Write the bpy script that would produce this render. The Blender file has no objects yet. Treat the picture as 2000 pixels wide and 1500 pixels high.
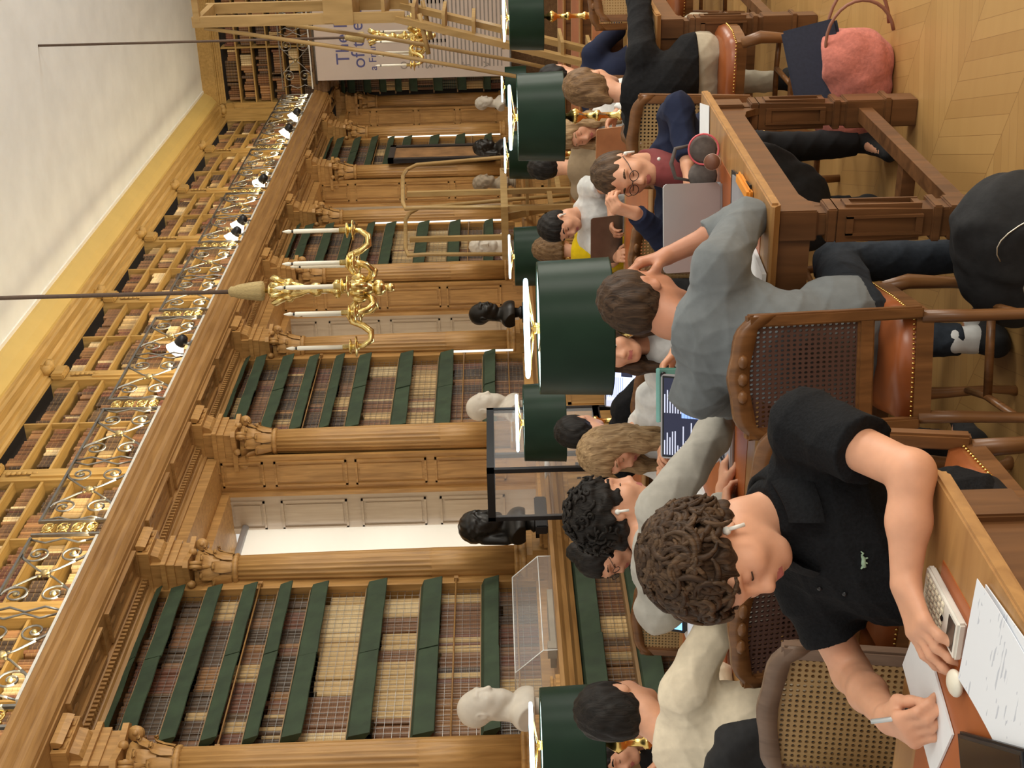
import bpy, bmesh, math, random
import numpy as np
from mathutils import Vector, Matrix
PI = math.pi
SC = bpy.context.scene
COL = SC.collection
rnd = random.Random(7)

# ---------------------------------------------------------------- camera, world, light, exposure
cam_d = bpy.data.cameras.new('camera')
cam = bpy.data.objects.new('camera', cam_d); COL.objects.link(cam)
def aim(yaw, pitch, roll):                        # portrait camera held on its side: picture right is down
    cy, sy = math.cos(yaw), math.sin(yaw)
    fwd = Vector((sy*math.cos(pitch), cy*math.cos(pitch), math.sin(pitch)))
    r = Vector((cy, -sy, 0)); d = fwd.cross(r)
    c, s = math.cos(roll), math.sin(roll)
    r2 = c*r + s*d; d2 = -s*r + c*d
    return Matrix((d2, r2, -fwd)).transposed()
cam.matrix_world = Matrix.Translation((0, 0, 1.55)) @ aim(math.radians(63.96), math.radians(-.35), math.radians(1.59)).to_4x4()
cam_d.sensor_fit = 'HORIZONTAL'; cam_d.sensor_width = 36; cam_d.lens = 36*2590/2000
cam_d.clip_start = .05; cam_d.clip_end = 100
SC.camera = cam
SC.view_settings.view_transform = 'Standard'; SC.view_settings.look = 'None'
SC.view_settings.gamma = 1; SC.view_settings.use_curve_mapping = False
SC.view_settings.exposure = 0.95
SC.cycles.use_denoising = True
SC.cycles.max_bounces = 7; SC.cycles.diffuse_bounces = 4; SC.cycles.transparent_max_bounces = 16
SC.cycles.sample_clamp_indirect = 6
world = bpy.data.worlds.new('library_daylight'); SC.world = world; world.use_nodes = True
bg = world.node_tree.nodes['Background']; bg.inputs[0].default_value = (1, .95, .86, 1); bg.inputs[1].default_value = .40
def area(name, loc, rot, sx, sy, power, color):
    l = bpy.data.lights.new(name, 'AREA'); l.shape = 'RECTANGLE'; l.size = sx; l.size_y = sy; l.energy = power; l.color = color
    o = bpy.data.objects.new(name, l); o.location = loc; o.rotation_euler = rot; COL.objects.link(o); return o
# daylight from the tall windows of the opposite side of the reading room (behind and to the right of the camera)
for wx, e in ((0.5, 66), (5.5, 100), (10.5, 112), (15.5, 112)):
    area('window_daylight', (wx, -3.6, 3.0), (PI/2, 0, 0), 1.6, 3.2, e, (1, .95, .84))
# up-lights along the gallery that wash the upper shelves and the cove
for ux in range(6, 22, 2):
    area('gallery_uplight', (ux, 5.02, 4.50), (math.radians(155), 0, 0), 1.7, .12, 9.5, (1, .82, .50))

# ---------------------------------------------------------------- helpers
def tag(o, label=None, cat=None, group=None, kind=None):
    for k, v in (('label', label), ('category', cat), ('group', group), ('kind', kind)):
        if v: o[k] = v
    return o
def empty(name, loc=(0, 0, 0), rz=0, label=None, cat=None, group=None, kind=None):
    o = bpy.data.objects.new(name, None); COL.objects.link(o); o.location = loc; o.rotation_euler = (0, 0, rz)
    o.empty_display_size = .1
    return tag(o, label, cat, group, kind)
def copy_tree(o, parent=None, loc=None, rz=None, label=None, group=None, skip=()):
    c = o.copy(); COL.objects.link(c)
    if parent: c.parent = parent
    if loc is not None: c.location = loc
    if rz is not None: c.rotation_euler = (0, 0, rz)
    if label: c['label'] = label
    if group: c['group'] = group
    for ch in list(KIDS.get(o.name, ())):
        if ch.name.split('.')[0] not in skip: copy_tree(ch, c)
    return c
KIDS = {}
def adopt(o, parent):
    o.parent = parent; KIDS.setdefault(parent.name, []).append(o); return o
def mesh_obj(name, V, F, mats, parent=None, smooth=False, mi=None, loc=None):
    me = bpy.data.meshes.new(name); me.from_pydata(V, [], F)
    for m in (mats if isinstance(mats, (list, tuple)) else [mats]): me.materials.append(m)
    if mi is not None: me.polygons.foreach_set('material_index', mi)
    if smooth: me.polygons.foreach_set('use_smooth', [True]*len(me.polygons))
    me.update()
    o = bpy.data.objects.new(name, me); COL.objects.link(o)
    if loc is not None: o.location = loc
    if parent is not None: adopt(o, parent)
    return o
class MB:
    """collects simple shapes into one mesh"""
    def __init__(s): s.V = []; s.F = []; s.M = []; s.S = []; s.m = 0
    def add(s, V, F, smooth=False):
        b = len(s.V); s.V += [tuple(v) for v in V]; s.F += [tuple(i+b for i in f) for f in F]
        s.M += [s.m]*len(F); s.S += [smooth]*len(F); return s
    def box(s, x0, x1, y0, y1, z0, z1, mat=None):
        P = [(x0,y0,z0),(x1,y0,z0),(x1,y1,z0),(x0,y1,z0),(x0,y0,z1),(x1,y0,z1),(x1,y1,z1),(x0,y1,z1)]
        if mat is not None: P = [mat @ Vector(p) for p in P]
        return s.add(P, [(3,2,1,0),(4,5,6,7),(0,1,5,4),(1,2,6,5),(2,3,7,6),(3,0,4,7)])
    def bbox(s, x0, x1, y0, y1, z0, z1, b=.01, mat=None):      # box with chamfered edges
        bm = bmesh.new(); bmesh.ops.create_cube(bm, size=1)
        for v in bm.verts: v.co = Vector(((x0+x1)/2+v.co.x*(x1-x0), (y0+y1)/2+v.co.y*(y1-y0), (z0+z1)/2+v.co.z*(z1-z0)))
        bmesh.ops.bevel(bm, geom=bm.edges[:], offset=b, segments=2, affect='EDGES')
        return s.bm(bm, mat)
    def bm(s, bm, mat=None, smooth=False):
        bm.verts.index_update()
        V = [(mat @ v.co if mat is not None else v.co.copy()) for v in bm.verts]
        s.add(V, [[v.index for v in f.verts] for f in bm.faces], smooth); bm.free(); return s
    def lathe(s, prof, n=20, c=(0, 0, 0), mat=None, flute=None, sy=1):  # prof: (r, z)
        V = []; F = []
        for r, z in prof:
            for i in range(n):
                a = 2*PI*i/n; rr = r*(flute(i, z) if flute else 1)
                V.append(Vector((c[0]+rr*math.cos(a), c[1]+rr*math.sin(a)*sy, c[2]+z)))
        for k in range(len(prof)-1):
            for i in range(n):
                j = (i+1) % n; F.append((k*n+i, k*n+j, (k+1)*n+j, (k+1)*n+i))
        if prof[0][0] > 1e-4: F.append(tuple(range(n-1, -1, -1)))
        if prof[-1][0] > 1e-4: F.append(tuple((len(prof)-1)*n+i for i in range(n)))
        if mat is not None: V = [mat @ v for v in V]
        return s.add(V, F, True)
    def tube(s, pts, r, n=6, closed=False, caps=True):
        pts = [Vector(p) for p in pts]; m = len(pts); rr = r if isinstance(r, (list, tuple)) else [r]*m
        V = []; F = []; up = None
        for k in range(m):
            a = pts[k-1] if (k > 0 or closed) else pts[k]; b = pts[(k+1) % m] if (k < m-1 or closed) else pts[k]
            t = (b-a).normalized() if (b-a).length > 1e-9 else Vector((0, 0, 1))
            if up is None: up = t.orthogonal().normalized()
            up = (up - t*up.dot(t)); up = up.normalized() if up.length > 1e-6 else t.orthogonal().normalized()
            w = t.cross(up)
            for i in range(n):
                q = 2*PI*i/n; V.append(pts[k] + (up*math.cos(q)+w*math.sin(q))*rr[k])
        for k in range(m if closed else m-1):
            for i in range(n):
                j = (i+1) % n; k2 = (k+1) % m
                F.append((k*n+i, k*n+j, k2*n+j, k2*n+i))
        if caps and not closed: F += [tuple(range(n-1, -1, -1)), tuple((m-1)*n+i for i in range(n))]
        return s.add(V, F, True)
    def prism(s, poly, a0, a1, axis='x', smooth=False):        # poly in the two other axes (y,z)/(x,z)/(x,y)
        n = len(poly)
        f = {'x': lambda p, a: (a, p[0], p[1]), 'y': lambda p, a: (p[0], a, p[1]), 'z': lambda p, a: (p[0], p[1], a)}[axis]
        V = [f(p, a0) for p in poly]+[f(p, a1) for p in poly]
        F = [(i, (i+1) % n, n+(i+1) % n, n+i) for i in range(n)]
        s.add(V, F, smooth); return s.add(V, [tuple(range(n-1, -1, -1)), tuple(range(n, 2*n))])
    def ball(s, c, r, n=10, mat=None):
        r = (r, r, r) if not isinstance(r, (list, tuple)) else r
        P = []
        for k in range(n//2+1):
            t = PI*k/(n//2)-PI/2; P.append((max(math.cos(t), 1e-5), math.sin(t)))
        V = []; F = []; m = len(P)
        for q, z in P:
            for i in range(n):
                a = 2*PI*i/n; v = Vector((r[0]*q*math.cos(a), r[1]*q*math.sin(a), r[2]*z))
                if mat is not None: v = mat @ v
                V.append(v+Vector(c))
        for k in range(m-1):
            for i in range(n): F.append((k*n+i, k*n+(i+1) % n, (k+1)*n+(i+1) % n, (k+1)*n+i))
        return s.add(V, F, True)
    def build(s, name, mats, parent=None, loc=None, smooth=None):
        o = mesh_obj(name, s.V, s.F, mats, parent, False, s.M, loc)
        o.data.polygons.foreach_set('use_smooth', [smooth]*len(s.S) if smooth is not None else s.S)
        bm = bmesh.new(); bm.from_mesh(o.data); bmesh.ops.recalc_face_normals(bm, faces=bm.faces[:]); bm.to_mesh(o.data); bm.free()
        return o
def arc(cx, cz, r, a0, a1, n=8): return [(cx+r*math.cos(math.radians(a0+(a1-a0)*i/n)), cz+r*math.sin(math.radians(a0+(a1-a0)*i/n))) for i in range(n+1)]

# ---------------------------------------------------------------- materials
MATS = {}
def nt(name):
    m = bpy.data.materials.new(name); m.use_nodes = True; t = m.node_tree; p = t.nodes['Principled BSDF']; MATS[name] = m
    return m, t, p, t.nodes.new, t.links.new
def coords(t, scale=(1, 1, 1), kind='Object', rot=(0, 0, 0)):
    c = t.nodes.new('ShaderNodeTexCoord'); mp = t.nodes.new('ShaderNodeMapping'); mp.inputs['Scale'].default_value = scale
    mp.inputs['Rotation'].default_value = rot
    t.links.new(c.outputs[kind], mp.inputs[0]); return mp.outputs[0]
def c4(c): return (c[0], c[1], c[2], 1)
def srgb(r, g, b):
    f = lambda v: (v/255/12.92) if v/255 <= .04045 else ((v/255+.055)/1.055)**2.4
    return (f(r), f(g), f(b))
def plain(name, col, rough=.6, metal=0, var=.12, scale=12, bump=0, stretch=(1, 1, 1), bscale=None, spec=.5, sheen=0, island=0):
    m, t, p, N, L = nt(name)
    n = N('ShaderNodeTexNoise'); n.inputs['Scale'].default_value = scale; n.inputs['Detail'].default_value = 4
    L(coords(t, stretch), n.inputs['Vector'])
    r = N('ShaderNodeValToRGB'); L(n.outputs[0], r.inputs[0])
    r.color_ramp.elements[0].position = .3; r.color_ramp.elements[1].position = .7
    r.color_ramp.elements[0].color = c4([v*(1-var) for v in col]); r.color_ramp.elements[1].color = c4([min(v*(1+var), 1) for v in col])
    out = r.outputs[0]
    if island:
        g = N('ShaderNodeNewGeometry'); h = N('ShaderNodeHueSaturation'); mr = N('ShaderNodeMapRange'); L(g.outputs['Random Per Island'], mr.inputs[0])
        mr.inputs[3].default_value = 1-island; mr.inputs[4].default_value = 1+island; L(mr.outputs[0], h.inputs['Value']); L(out, h.inputs['Color']); out = h.outputs[0]
    L(out, p.inputs['Base Color']); p.inputs['Roughness'].default_value = rough; p.inputs['Metallic'].default_value = metal
    p.inputs['Specular IOR Level'].default_value = spec
    if sheen: p.inputs['Sheen Weight'].default_value = sheen
    if bump:
        b = N('ShaderNodeBump'); b.inputs['Strength'].default_value = bump; b.inputs['Distance'].default_value = .01
        n2 = n
        if bscale: n2 = N('ShaderNodeTexNoise'); n2.inputs['Scale'].default_value = bscale; L(coords(t), n2.inputs['Vector'])
        L(n2.outputs[0], b.inputs['Height']); L(b.outputs[0], p.inputs['Normal'])
    return m
def wood(name, c1, c2, stretch=(14, 14, 1.2), rough=.42, bump=.12, spec=.4):
    m, t, p, N, L = nt(name); v = coords(t, stretch)
    n = N('ShaderNodeTexNoise'); n.inputs['Scale'].default_value = 2.2; n.inputs['Detail'].default_value = 8; n.inputs['Distortion'].default_value = .8; L(v, n.inputs['Vector'])
    n2 = N('ShaderNodeTexNoise'); n2.inputs['Scale'].default_value = 1.3; n2.inputs['Detail'].default_value = 2; L(coords(t), n2.inputs['Vector'])
    a = N('ShaderNodeMath'); a.operation = 'MULTIPLY_ADD'; L(n2.outputs[0], a.inputs[0]); a.inputs[1].default_value = .45; L(n.outputs[0], a.inputs[2])
    r = N('ShaderNodeValToRGB'); L(a.outputs[0], r.inputs[0]); e = r.color_ramp.elements
    e[0].position = .45; e[0].color = c4(c1); e[1].position = 1.0; e[1].color = c4(c2)
    L(r.outputs[0], p.inputs['Base Color']); p.inputs['Roughness'].default_value = rough; p.inputs['Specular IOR Level'].default_value = spec
    b = N('ShaderNodeBump'); b.inputs['Strength'].default_value = bump; b.inputs['Distance'].default_value = .004; L(n.outputs[0], b.inputs['Height']); L(b.outputs[0], p.inputs['Normal'])
    return m
def emit(name, col, s):
    m, t, p, N, L = nt(name); p.inputs['Base Color'].default_value = c4(col); p.inputs['Emission Color'].default_value = c4(col); p.inputs['Emission Strength'].default_value = s
    return m
def see_through(name, col, test, rough=.6):
    """material with holes: test(t) returns the socket that is 1 where the material is solid"""
    m, t, p, N, L = nt(name); p.inputs['Base Color'].default_value = c4(col); p.inputs['Roughness'].default_value = rough
    s = test(t); L(s, p.inputs['Alpha']); return m
def mth(t, op, a, b=None):
    n = t.nodes.new('ShaderNodeMath'); n.operation = op
    for i, v in enumerate((a, b)):
        if v is None: continue
        if isinstance(v, (int, float)): n.inputs[i].default_value = v
        else: t.links.new(v, n.inputs[i])
    return n.outputs[0]
W_LONG = wood('oak_panelling', (.28, .14, .040), (.55, .305, .100))
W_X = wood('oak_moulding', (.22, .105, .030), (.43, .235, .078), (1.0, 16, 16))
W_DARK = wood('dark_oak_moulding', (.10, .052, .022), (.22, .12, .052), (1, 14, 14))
W_LIT = wood('gallery_oak_warmlit', (.30, .18, .052), (.50, .315, .105), (1, 14, 14), .5)  # same oak as the lower wall, warm uplight painted into the colour
W_LITV = wood('gallery_oak_upright_warmlit', (.30, .18, .052), (.50, .315, .105), (14, 14, 1), .5)
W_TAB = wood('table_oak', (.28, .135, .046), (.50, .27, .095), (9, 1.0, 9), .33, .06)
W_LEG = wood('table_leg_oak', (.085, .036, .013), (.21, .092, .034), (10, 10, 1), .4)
W_CHR = wood('chair_walnut', (.10, .042, .015), (.26, .115, .04), (12, 12, 1.5), .33)
W_PALE = wood('pale_chair_beech', (.13, .08, .052), (.24, .155, .105), (12, 12, 1.5), .42)
W_LAD = wood('ladder_ash', (.30, .185, .062), (.46, .30, .12), (8, 8, 1), .45)
LEATHER = plain('tan_desk_leather', (.40, .105, .022), .38, var=.12, scale=5, bump=.04)
SEATL = plain('tan_seat_leather', (.30, .085, .025), .3, var=.2, scale=7, bump=.1)
BRASS = plain('polished_brass', (.80, .56, .18), .2, 1, .15, 20)
GILT = plain('gilt_bronze', (.74, .56, .22), .27, 1, .2, 30, .3)
IRON = plain('wrought_iron', (.30, .29, .27), .34, .9, .2, 20)
STEEL = plain('grey_rail_steel', (.22, .22, .22), .32, .9, .15, 20)
GREEN = plain('green_book_flap', (.026, .046, .020), .75, var=.25, scale=9, bump=.2)
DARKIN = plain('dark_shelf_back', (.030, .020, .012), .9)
SHELF = wood('shelf_board_oak', (.20, .11, .045), (.34, .20, .085), (1, 14, 14))
MARBLE = plain('white_plaster', (.62, .56, .47), .6, var=.12, scale=9)
BRONZE = plain('dark_bronze', (.022, .019, .016), .35, .4, .3, 14)
STONE = plain('brown_stone', (.30, .235, .16), .7, var=.25, scale=14)
PLASTER = plain('ceiling_plaster', (.80, .845, .87), .85, var=.05, scale=2.5, bump=.15)
COVE = plain('cove_ochre_paint', (.55, .39, .125), .75, var=.05, scale=3)
WHITE = plain('white_paint', (.82, .80, .74), .6, var=.03)
SHADE = plain('green_lamp_shade', (.010, .026, .014), .38, var=.15, scale=6, spec=.14)
SHADE_IN = plain('white_shade_lining', (.8, .8, .76), .7)
TUBE = emit('fluorescent_ring', (.50, .82, 1), 4.5)
PAPER = plain('white_paper', (.82, .84, .86), .7, var=.03)
BLACKF = plain('black_fabric', (.010, .010, .011), .85, var=.3, scale=40, bump=.2)
ALU = plain('silver_aluminium', (.50, .50, .52), .4, .35, .03)
BLACKP = plain('black_plastic', (.008, .008, .010), .35)
ROPE = plain('brown_cord', (.10, .065, .045), .8, scale=60)
TASSEL = plain('gold_tassel_thread', (.42, .31, .13), .7, var=.25, scale=30, stretch=(14, 14, 1), bump=.5)
CANDLE = plain('ivory_candle_sleeve', (.80, .76, .64), .5, var=.03)
GLASS, t_, p_, _n, _l = nt('clear_case_glass'); p_.inputs['Base Color'].default_value = (1, 1, 1, 1); p_.inputs['Roughness'].default_value = .03
p_.inputs['Alpha'].default_value = .10
def cane_test(n=62):
    def f(t):
        s = t.nodes.new('ShaderNodeSeparateXYZ'); t.links.new(coords(t, (n, n, n)), s.inputs[0])
        u = mth(t, 'SUBTRACT', mth(t, 'FRACT', s.outputs[1]), .5); v = mth(t, 'SUBTRACT', mth(t, 'FRACT', s.outputs[2]), .5)
        d = mth(t, 'SQRT', mth(t, 'ADD', mth(t, 'MULTIPLY', u, u), mth(t, 'MULTIPLY', v, v)))
        return mth(t, 'GREATER_THAN', d, .29)
    return f
CANE = see_through('honey_cane', (.40, .25, .10), cane_test())
CANED = see_through('dark_cane', (.085, .040, .030), cane_test())
# ---------------------------------------------------------------- the setting
def floor_mat():
    m, t, p, N, L = nt('herringbone_parquet'); s = N('ShaderNodeSeparateXYZ'); L(coords(t, (1, 1, 1), rot=(0, 0, .5)), s.inputs[0])
    w = .42; h = .085
    tri = mth(t, 'PINGPONG', s.outputs[0], w); v = mth(t, 'DIVIDE', mth(t, 'ADD', s.outputs[1], tri), h)
    iv = mth(t, 'FLOOR', v); iu = mth(t, 'FLOOR', mth(t, 'DIVIDE', s.outputs[0], w))
    c = N('ShaderNodeCombineXYZ'); L(iv, c.inputs[0]); L(iu, c.inputs[1])
    wn = N('ShaderNodeTexWhiteNoise'); L(c.outputs[0], wn.inputs[0])
    n = N('ShaderNodeTexNoise'); n.inputs['Scale'].default_value = 3; n.inputs['Detail'].default_value = 6; L(coords(t, (6, 1.4, 1), rot=(0, 0, -.3)), n.inputs['Vector'])
    a = mth(t, 'ADD', mth(t, 'MULTIPLY', wn.outputs[0], .55), mth(t, 'MULTIPLY', n.outputs[0], .5))
    r = N('ShaderNodeValToRGB'); L(a, r.inputs[0]); e = r.color_ramp.elements
    e[0].position = .1; e[0].color = (.44, .245, .082, 1); e[1].position = 1.0; e[1].color = (.54, .32, .115, 1)
    fv = mth(t, 'FRACT', v); g1 = mth(t, 'GREATER_THAN', fv, .03)
    fu = mth(t, 'FRACT', mth(t, 'DIVIDE', s.outputs[0], w)); g2 = mth(t, 'GREATER_THAN', fu, .008)
    g = mth(t, 'MULTIPLY', g1, g2); mx = N('ShaderNodeMix'); mx.data_type = 'RGBA'; L(g, mx.inputs[0]); mx.inputs[6].default_value = (.32, .17, .055, 1); L(r.outputs[0], mx.inputs[7])
    L(mx.outputs[2], p.inputs['Base Color']); p.inputs['Roughness'].default_value = .38; p.inputs['Specular IOR Level'].default_value = .4
    return m
def struct(o): o['kind'] = 'structure'; return o
XE = 22.0
CX = [6.06, 8.10, 10.05, 12.0, 13.95, 15.9, 17.85, 19.85, 21.8]
f = MB().box(-3, XE+.3, -4.5, 6.5, -.1, 0); struct(f.build('floor', floor_mat()))
f = MB().box(4.0, XE-.28, -4.5, 5.12, 6.32, 6.45); struct(f.build('ceiling', PLASTER))
f = MB().box(4.0, XE-.28, 5.08, 5.13, 6.305, 6.33).box(XE-.33, XE-.28, -4.5, 5.1, 6.305, 6.33); struct(f.build('trim_1', WHITE))
# cove between ceiling and the upper cornice
f = MB(); f.prism([(5.11, 6.34), (5.13, 6.27), (5.19, 6.18), (5.27, 6.12), (5.4, 6.12), (5.4, 6.45), (5.11, 6.45)], 4.0, XE-.2, 'x'); struct(f.build('trim_2', COVE))
# long wall and end wall behind everything
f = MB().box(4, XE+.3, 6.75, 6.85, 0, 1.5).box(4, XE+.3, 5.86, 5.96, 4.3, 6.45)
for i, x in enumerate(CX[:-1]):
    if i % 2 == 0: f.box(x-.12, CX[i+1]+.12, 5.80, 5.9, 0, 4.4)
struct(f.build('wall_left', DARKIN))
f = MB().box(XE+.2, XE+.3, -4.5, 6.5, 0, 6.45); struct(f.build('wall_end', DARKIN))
# ground-floor entablature: cornice, soffit, dentils; one run along the wall, one along the end
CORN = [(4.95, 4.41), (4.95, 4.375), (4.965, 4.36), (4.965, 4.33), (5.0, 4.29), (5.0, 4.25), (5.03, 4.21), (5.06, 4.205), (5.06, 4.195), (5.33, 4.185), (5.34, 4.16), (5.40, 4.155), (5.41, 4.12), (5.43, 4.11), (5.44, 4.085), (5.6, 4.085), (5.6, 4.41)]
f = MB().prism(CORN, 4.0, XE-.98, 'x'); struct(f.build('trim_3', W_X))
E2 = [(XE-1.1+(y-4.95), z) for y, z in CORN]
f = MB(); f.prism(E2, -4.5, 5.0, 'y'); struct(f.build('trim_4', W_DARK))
f = MB()
x = 4.4
while x < 20.9: f.box(x, x+.022, 5.345, 5.385, 4.125, 4.16); x += .043
struct(f.build('trim_5', W_X))
# carved consoles and framed panels on the soffit, in pairs per bay
f = MB()
for i, cx in enumerate(CX[:-1]):
    mid = (cx+CX[i+1])/2
    for a, b in ((cx+.2, mid-.07), (mid+.07, CX[i+1]-.2)):
        for (x0, x1, y0, y1) in ((a, b, 5.08, 5.10), (a, b, 5.29, 5.31), (a, a+.02, 5.10, 5.29), (b-.02, b, 5.10, 5.29)):
            f.box(x0, x1, y0, y1, 4.165, 4.2)
        for k in range(5):
            xx = a+.12+(b-a-.24)*k/4; f.ball((xx, 5.19+.03*(-1)**k, 4.193), (.07, .03, .012), 8)
struct(f.build('trim_6', W_X))
# ---- columns
def column(i, cx, cy=5.40):
    t = empty('column', (cx, cy, 0), 0, 'fluted oak column standing on the book ledge, '+ORD[i]+' from the near end of the wall', 'column', 'fluted columns along the wall', 'structure')
    b = MB(); b.box(-.19, .19, -.22, .2, 0, 1.38)
    b.box(-.2, .2, -.23, .2, 1.22, 1.30).box(-.165, .165, -.165, .165, 1.38, 1.42)
    b.lathe([(.16, 1.42), (.168, 1.435), (.16, 1.455), (.138, 1.46), (.135, 1.475), (.148, 1.485), (.148, 1.5), (.126, 1.51)], 28)
    b.build('base', W_LONG, t)
    n = 60
    prof = [(.124, 1.505), (.1235, 2.1), (.123, 2.11), (.1225, 2.13), (.119, 2.6), (.113, 3.1), (.106, 3.50)]
    fl = lambda k, z: (.975 if z < 2.105 else .885) if k % 3 == 1 else 1
    s = MB().lathe(prof, n, flute=fl); s.build('shaft', W_LONG, t)
    c = MB().lathe([(.106, 3.50), (.122, 3.51), (.122, 3.53), (.108, 3.54), (.104, 3.56), (.104, 3.66), (.115, 3.74), (.15, 3.80)], 20)
    for row, (z0, hh, rr) in enumerate(((3.545, .13, .112), (3.63, .13, .118))):
        for k in range(8):
            a = 2*PI*(k+.5*row)/8; ca, sa = math.cos(a), math.sin(a)
            pts = [(rr, z0), (rr+.012, z0+hh*.5), (rr+.03, z0+hh*.85), (rr+.055, z0+hh), (rr+.06, z0+hh*.86)]
            V = []; ww = [.034, .045, .04, .03, .018]
            for (r, z), w in zip(pts, ww):
                for sgn in (-1, 0, 1): V.append(((r+(.012 if sgn == 0 else 0))*ca-sgn*w*sa, (r+(.012 if sgn == 0 else 0))*sa+sgn*w*ca, z))
            F = [(3*q+j, 3*q+j+1, 3*q+4+j, 3*q+3+j) for q in range(4) for j in range(2)]
            c.add(V, F, True); c.add([(v[0]*.93, v[1]*.93, v[2]-.004) for v in V], F, True)
    for k in range(4):                              # corner volutes
        a = PI/4+k*PI/2
        for sg in (-1, 1):
            M = Matrix.Translation((.192*math.cos(a), .192*math.sin(a), 3.785)) @ Matrix.Rotation(a, 4, 'Z') @ Matrix.Translation((0, sg*.014, 0)) @ Matrix.Rotation(PI/2, 4, 'X')
            c.lathe([(.001, -.012), (.046, -.012), (.046, .012), (.001, .012)], 14, mat=M)
            c.lathe([(.001, -.02), (.017, -.02), (.017, .02), (.001, .02)], 8, mat=M)
        c.tube([(.11*math.cos(a), .11*math.sin(a), 3.68), (.15*math.cos(a), .15*math.sin(a), 3.74), (.2*math.cos(a), .2*math.sin(a), 3.828)], .018, 6)
        a2 = k*PI/2; c.ball((.165*math.cos(a2), .165*math.sin(a2), 3.825), .032, 8)
    ab = []
    for k in range(4):
        a = PI/4+k*PI/2; ab.append((.255*math.cos(a-.1), .255*math.sin(a-.1))); ab.append((.255*math.cos(a+.1), .255*math.sin(a+.1)))
        a2 = PI/2+k*PI/2; ab.append((.165*math.cos(a2), .165*math.sin(a2)))
    c.prism(ab, 3.825, 3.862, 'z')
    c.build('capital', W_LONG, t)
    d = MB(); d.box(-.15, .15, -.15, .2, 3.86, 3.93).box(-.165, .165, -.165, .2, 3.93, 3.985).box(-.19, .19, -.19, .2, 3.985, 4.02).box(-.15, .15, -.16, .2, 4.02, 4.10)
    d.box(-.16, .16, -.26, .2, 4.10, 4.19); d.prism([(-.26, 4.19), (-.26, 4.15), (-.30, 4.12), (-.31, 4.16), (-.31, 4.19)], -.13, .13, 'x'); d.prism([(-.16, 4.10), (-.22, 4.10), (-.2, 4.05), (-.16, 4.02)], -.11, .11, 'x'); [d.box(x-.03, x+.03, -.268, -.25, 4.11, 4.18) for x in (-.1, 0, .1)]
    d.build('impost_block', W_LONG, t)
    return t
ORD = ['first', 'second', 'third', 'fourth', 'fifth', 'sixth', 'seventh', 'eighth', 'ninth']
for i, cx in enumerate(CX): column(i, cx, 5.40)
column(-1, 4.1, 5.40)['label'] = 'fluted oak column just outside the picture, before the nearest bookcase'
# ---- books
def book_mats():
    L = []
    for k, (c, r) in enumerate(((srgb(96, 72, 48), .5), (srgb(120, 80, 50), .5), (srgb(74, 56, 42), .45), (srgb(150, 108, 68), .55), (srgb(196, 165, 115), .6), (srgb(112, 66, 48), .5), (srgb(215, 190, 145), .65), (srgb(84, 62, 46), .5), (srgb(60, 66, 52), .55), (srgb(134, 96, 66), .5))):
        m, t, p, N, Lk = nt('book_leather'); s = N('ShaderNodeSeparateXYZ'); Lk(coords(t, kind='Object'), s.inputs[0])
        g = N('ShaderNodeNewGeometry')
        z = mth(t, 'FRACT', mth(t, 'MULTIPLY', s.outputs[2], 21+k)); band = mth(t, 'GREATER_THAN', z, .88)
        h = N('ShaderNodeHueSaturation'); mr = N('ShaderNodeMapRange'); Lk(g.outputs['Random Per Island'], mr.inputs[0]); mr.inputs[3].default_value = .6; mr.inputs[4].default_value = 1.3
        Lk(mr.outputs[0], h.inputs['Value']); h.inputs['Color'].default_value = c4(c)
        mx = N('ShaderNodeMix'); mx.data_type = 'RGBA'; Lk(mth(t, 'MULTIPLY', band, .55), mx.inputs[0]); Lk(h.outputs[0], mx.inputs[6]); mx.inputs[7].default_value = c4(srgb(165, 130, 75))
        Lk(mx.outputs[2], p.inputs['Base Color']); p.inputs['Roughness'].default_value = r; L.append(m)
    return L
BM = book_mats()
BOOKP = [(-.5, 1), (-.5, .06), (-.3, .015), (0, 0), (.3, .015), (.5, .06), (.5, 1)]   # outline in plan: rounded spine at y = 0
def add_book(mb, w, h, d, M=None, mi=0, x=0, y=0, z=0):
    n = len(BOOKP); V = [(x+a*w, y+b*d, z+q) for q in (0, h) for a, b in BOOKP]
    if M is not None: V = [M @ Vector(v) for v in V]
    F = [(i, (i+1) % n, n+(i+1) % n, n+i) for i in range(n)]+[tuple(range(n-1, -1, -1)), tuple(range(n, 2*n))]
    mb.m = mi; mb.add(V, F)
REST = MB()
UNITB = []
for k in range(len(BM)):
    q = MB(); add_book(q, 1, 1, 1); o = q.build('book', BM[k]); UNITB.append(o.data); bpy.data.objects.remove(o)
def shelf_books(x0, x1, y, z, hmax, d, M, single=None, wr=(.022, .05), tilt=.05, fam=None):
    x = x0+rnd.random()*.03; run = 0; mi = 0; hh = hmax
    while x < x1-.03:
        if run <= 0:
            run = rnd.choice((1, 1, 2, 3, 5, 8)); mi = rnd.choice(fam or range(len(BM))); hh = hmax*rnd.uniform(.62, .93); ww = rnd.uniform(*wr)
        run -= 1; w = ww*rnd.uniform(.9, 1.1); h = hh*rnd.uniform(.985, 1.0)
        if rnd.random() < .025: x += rnd.uniform(.01, .05)
        if x+w > x1: break
        P = Matrix.Translation((x+w/2, y+rnd.uniform(0, .012), z))
        if single:
            o = bpy.data.objects.new('book', UNITB[mi]); COL.objects.link(o)
            o.matrix_world = M @ P @ Matrix.Diagonal((w, d, h, 1)); tag(o, single, 'book', single_group)
        else: add_book(REST, w, h, d, M @ P, mi)
        x += w+.001
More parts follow.
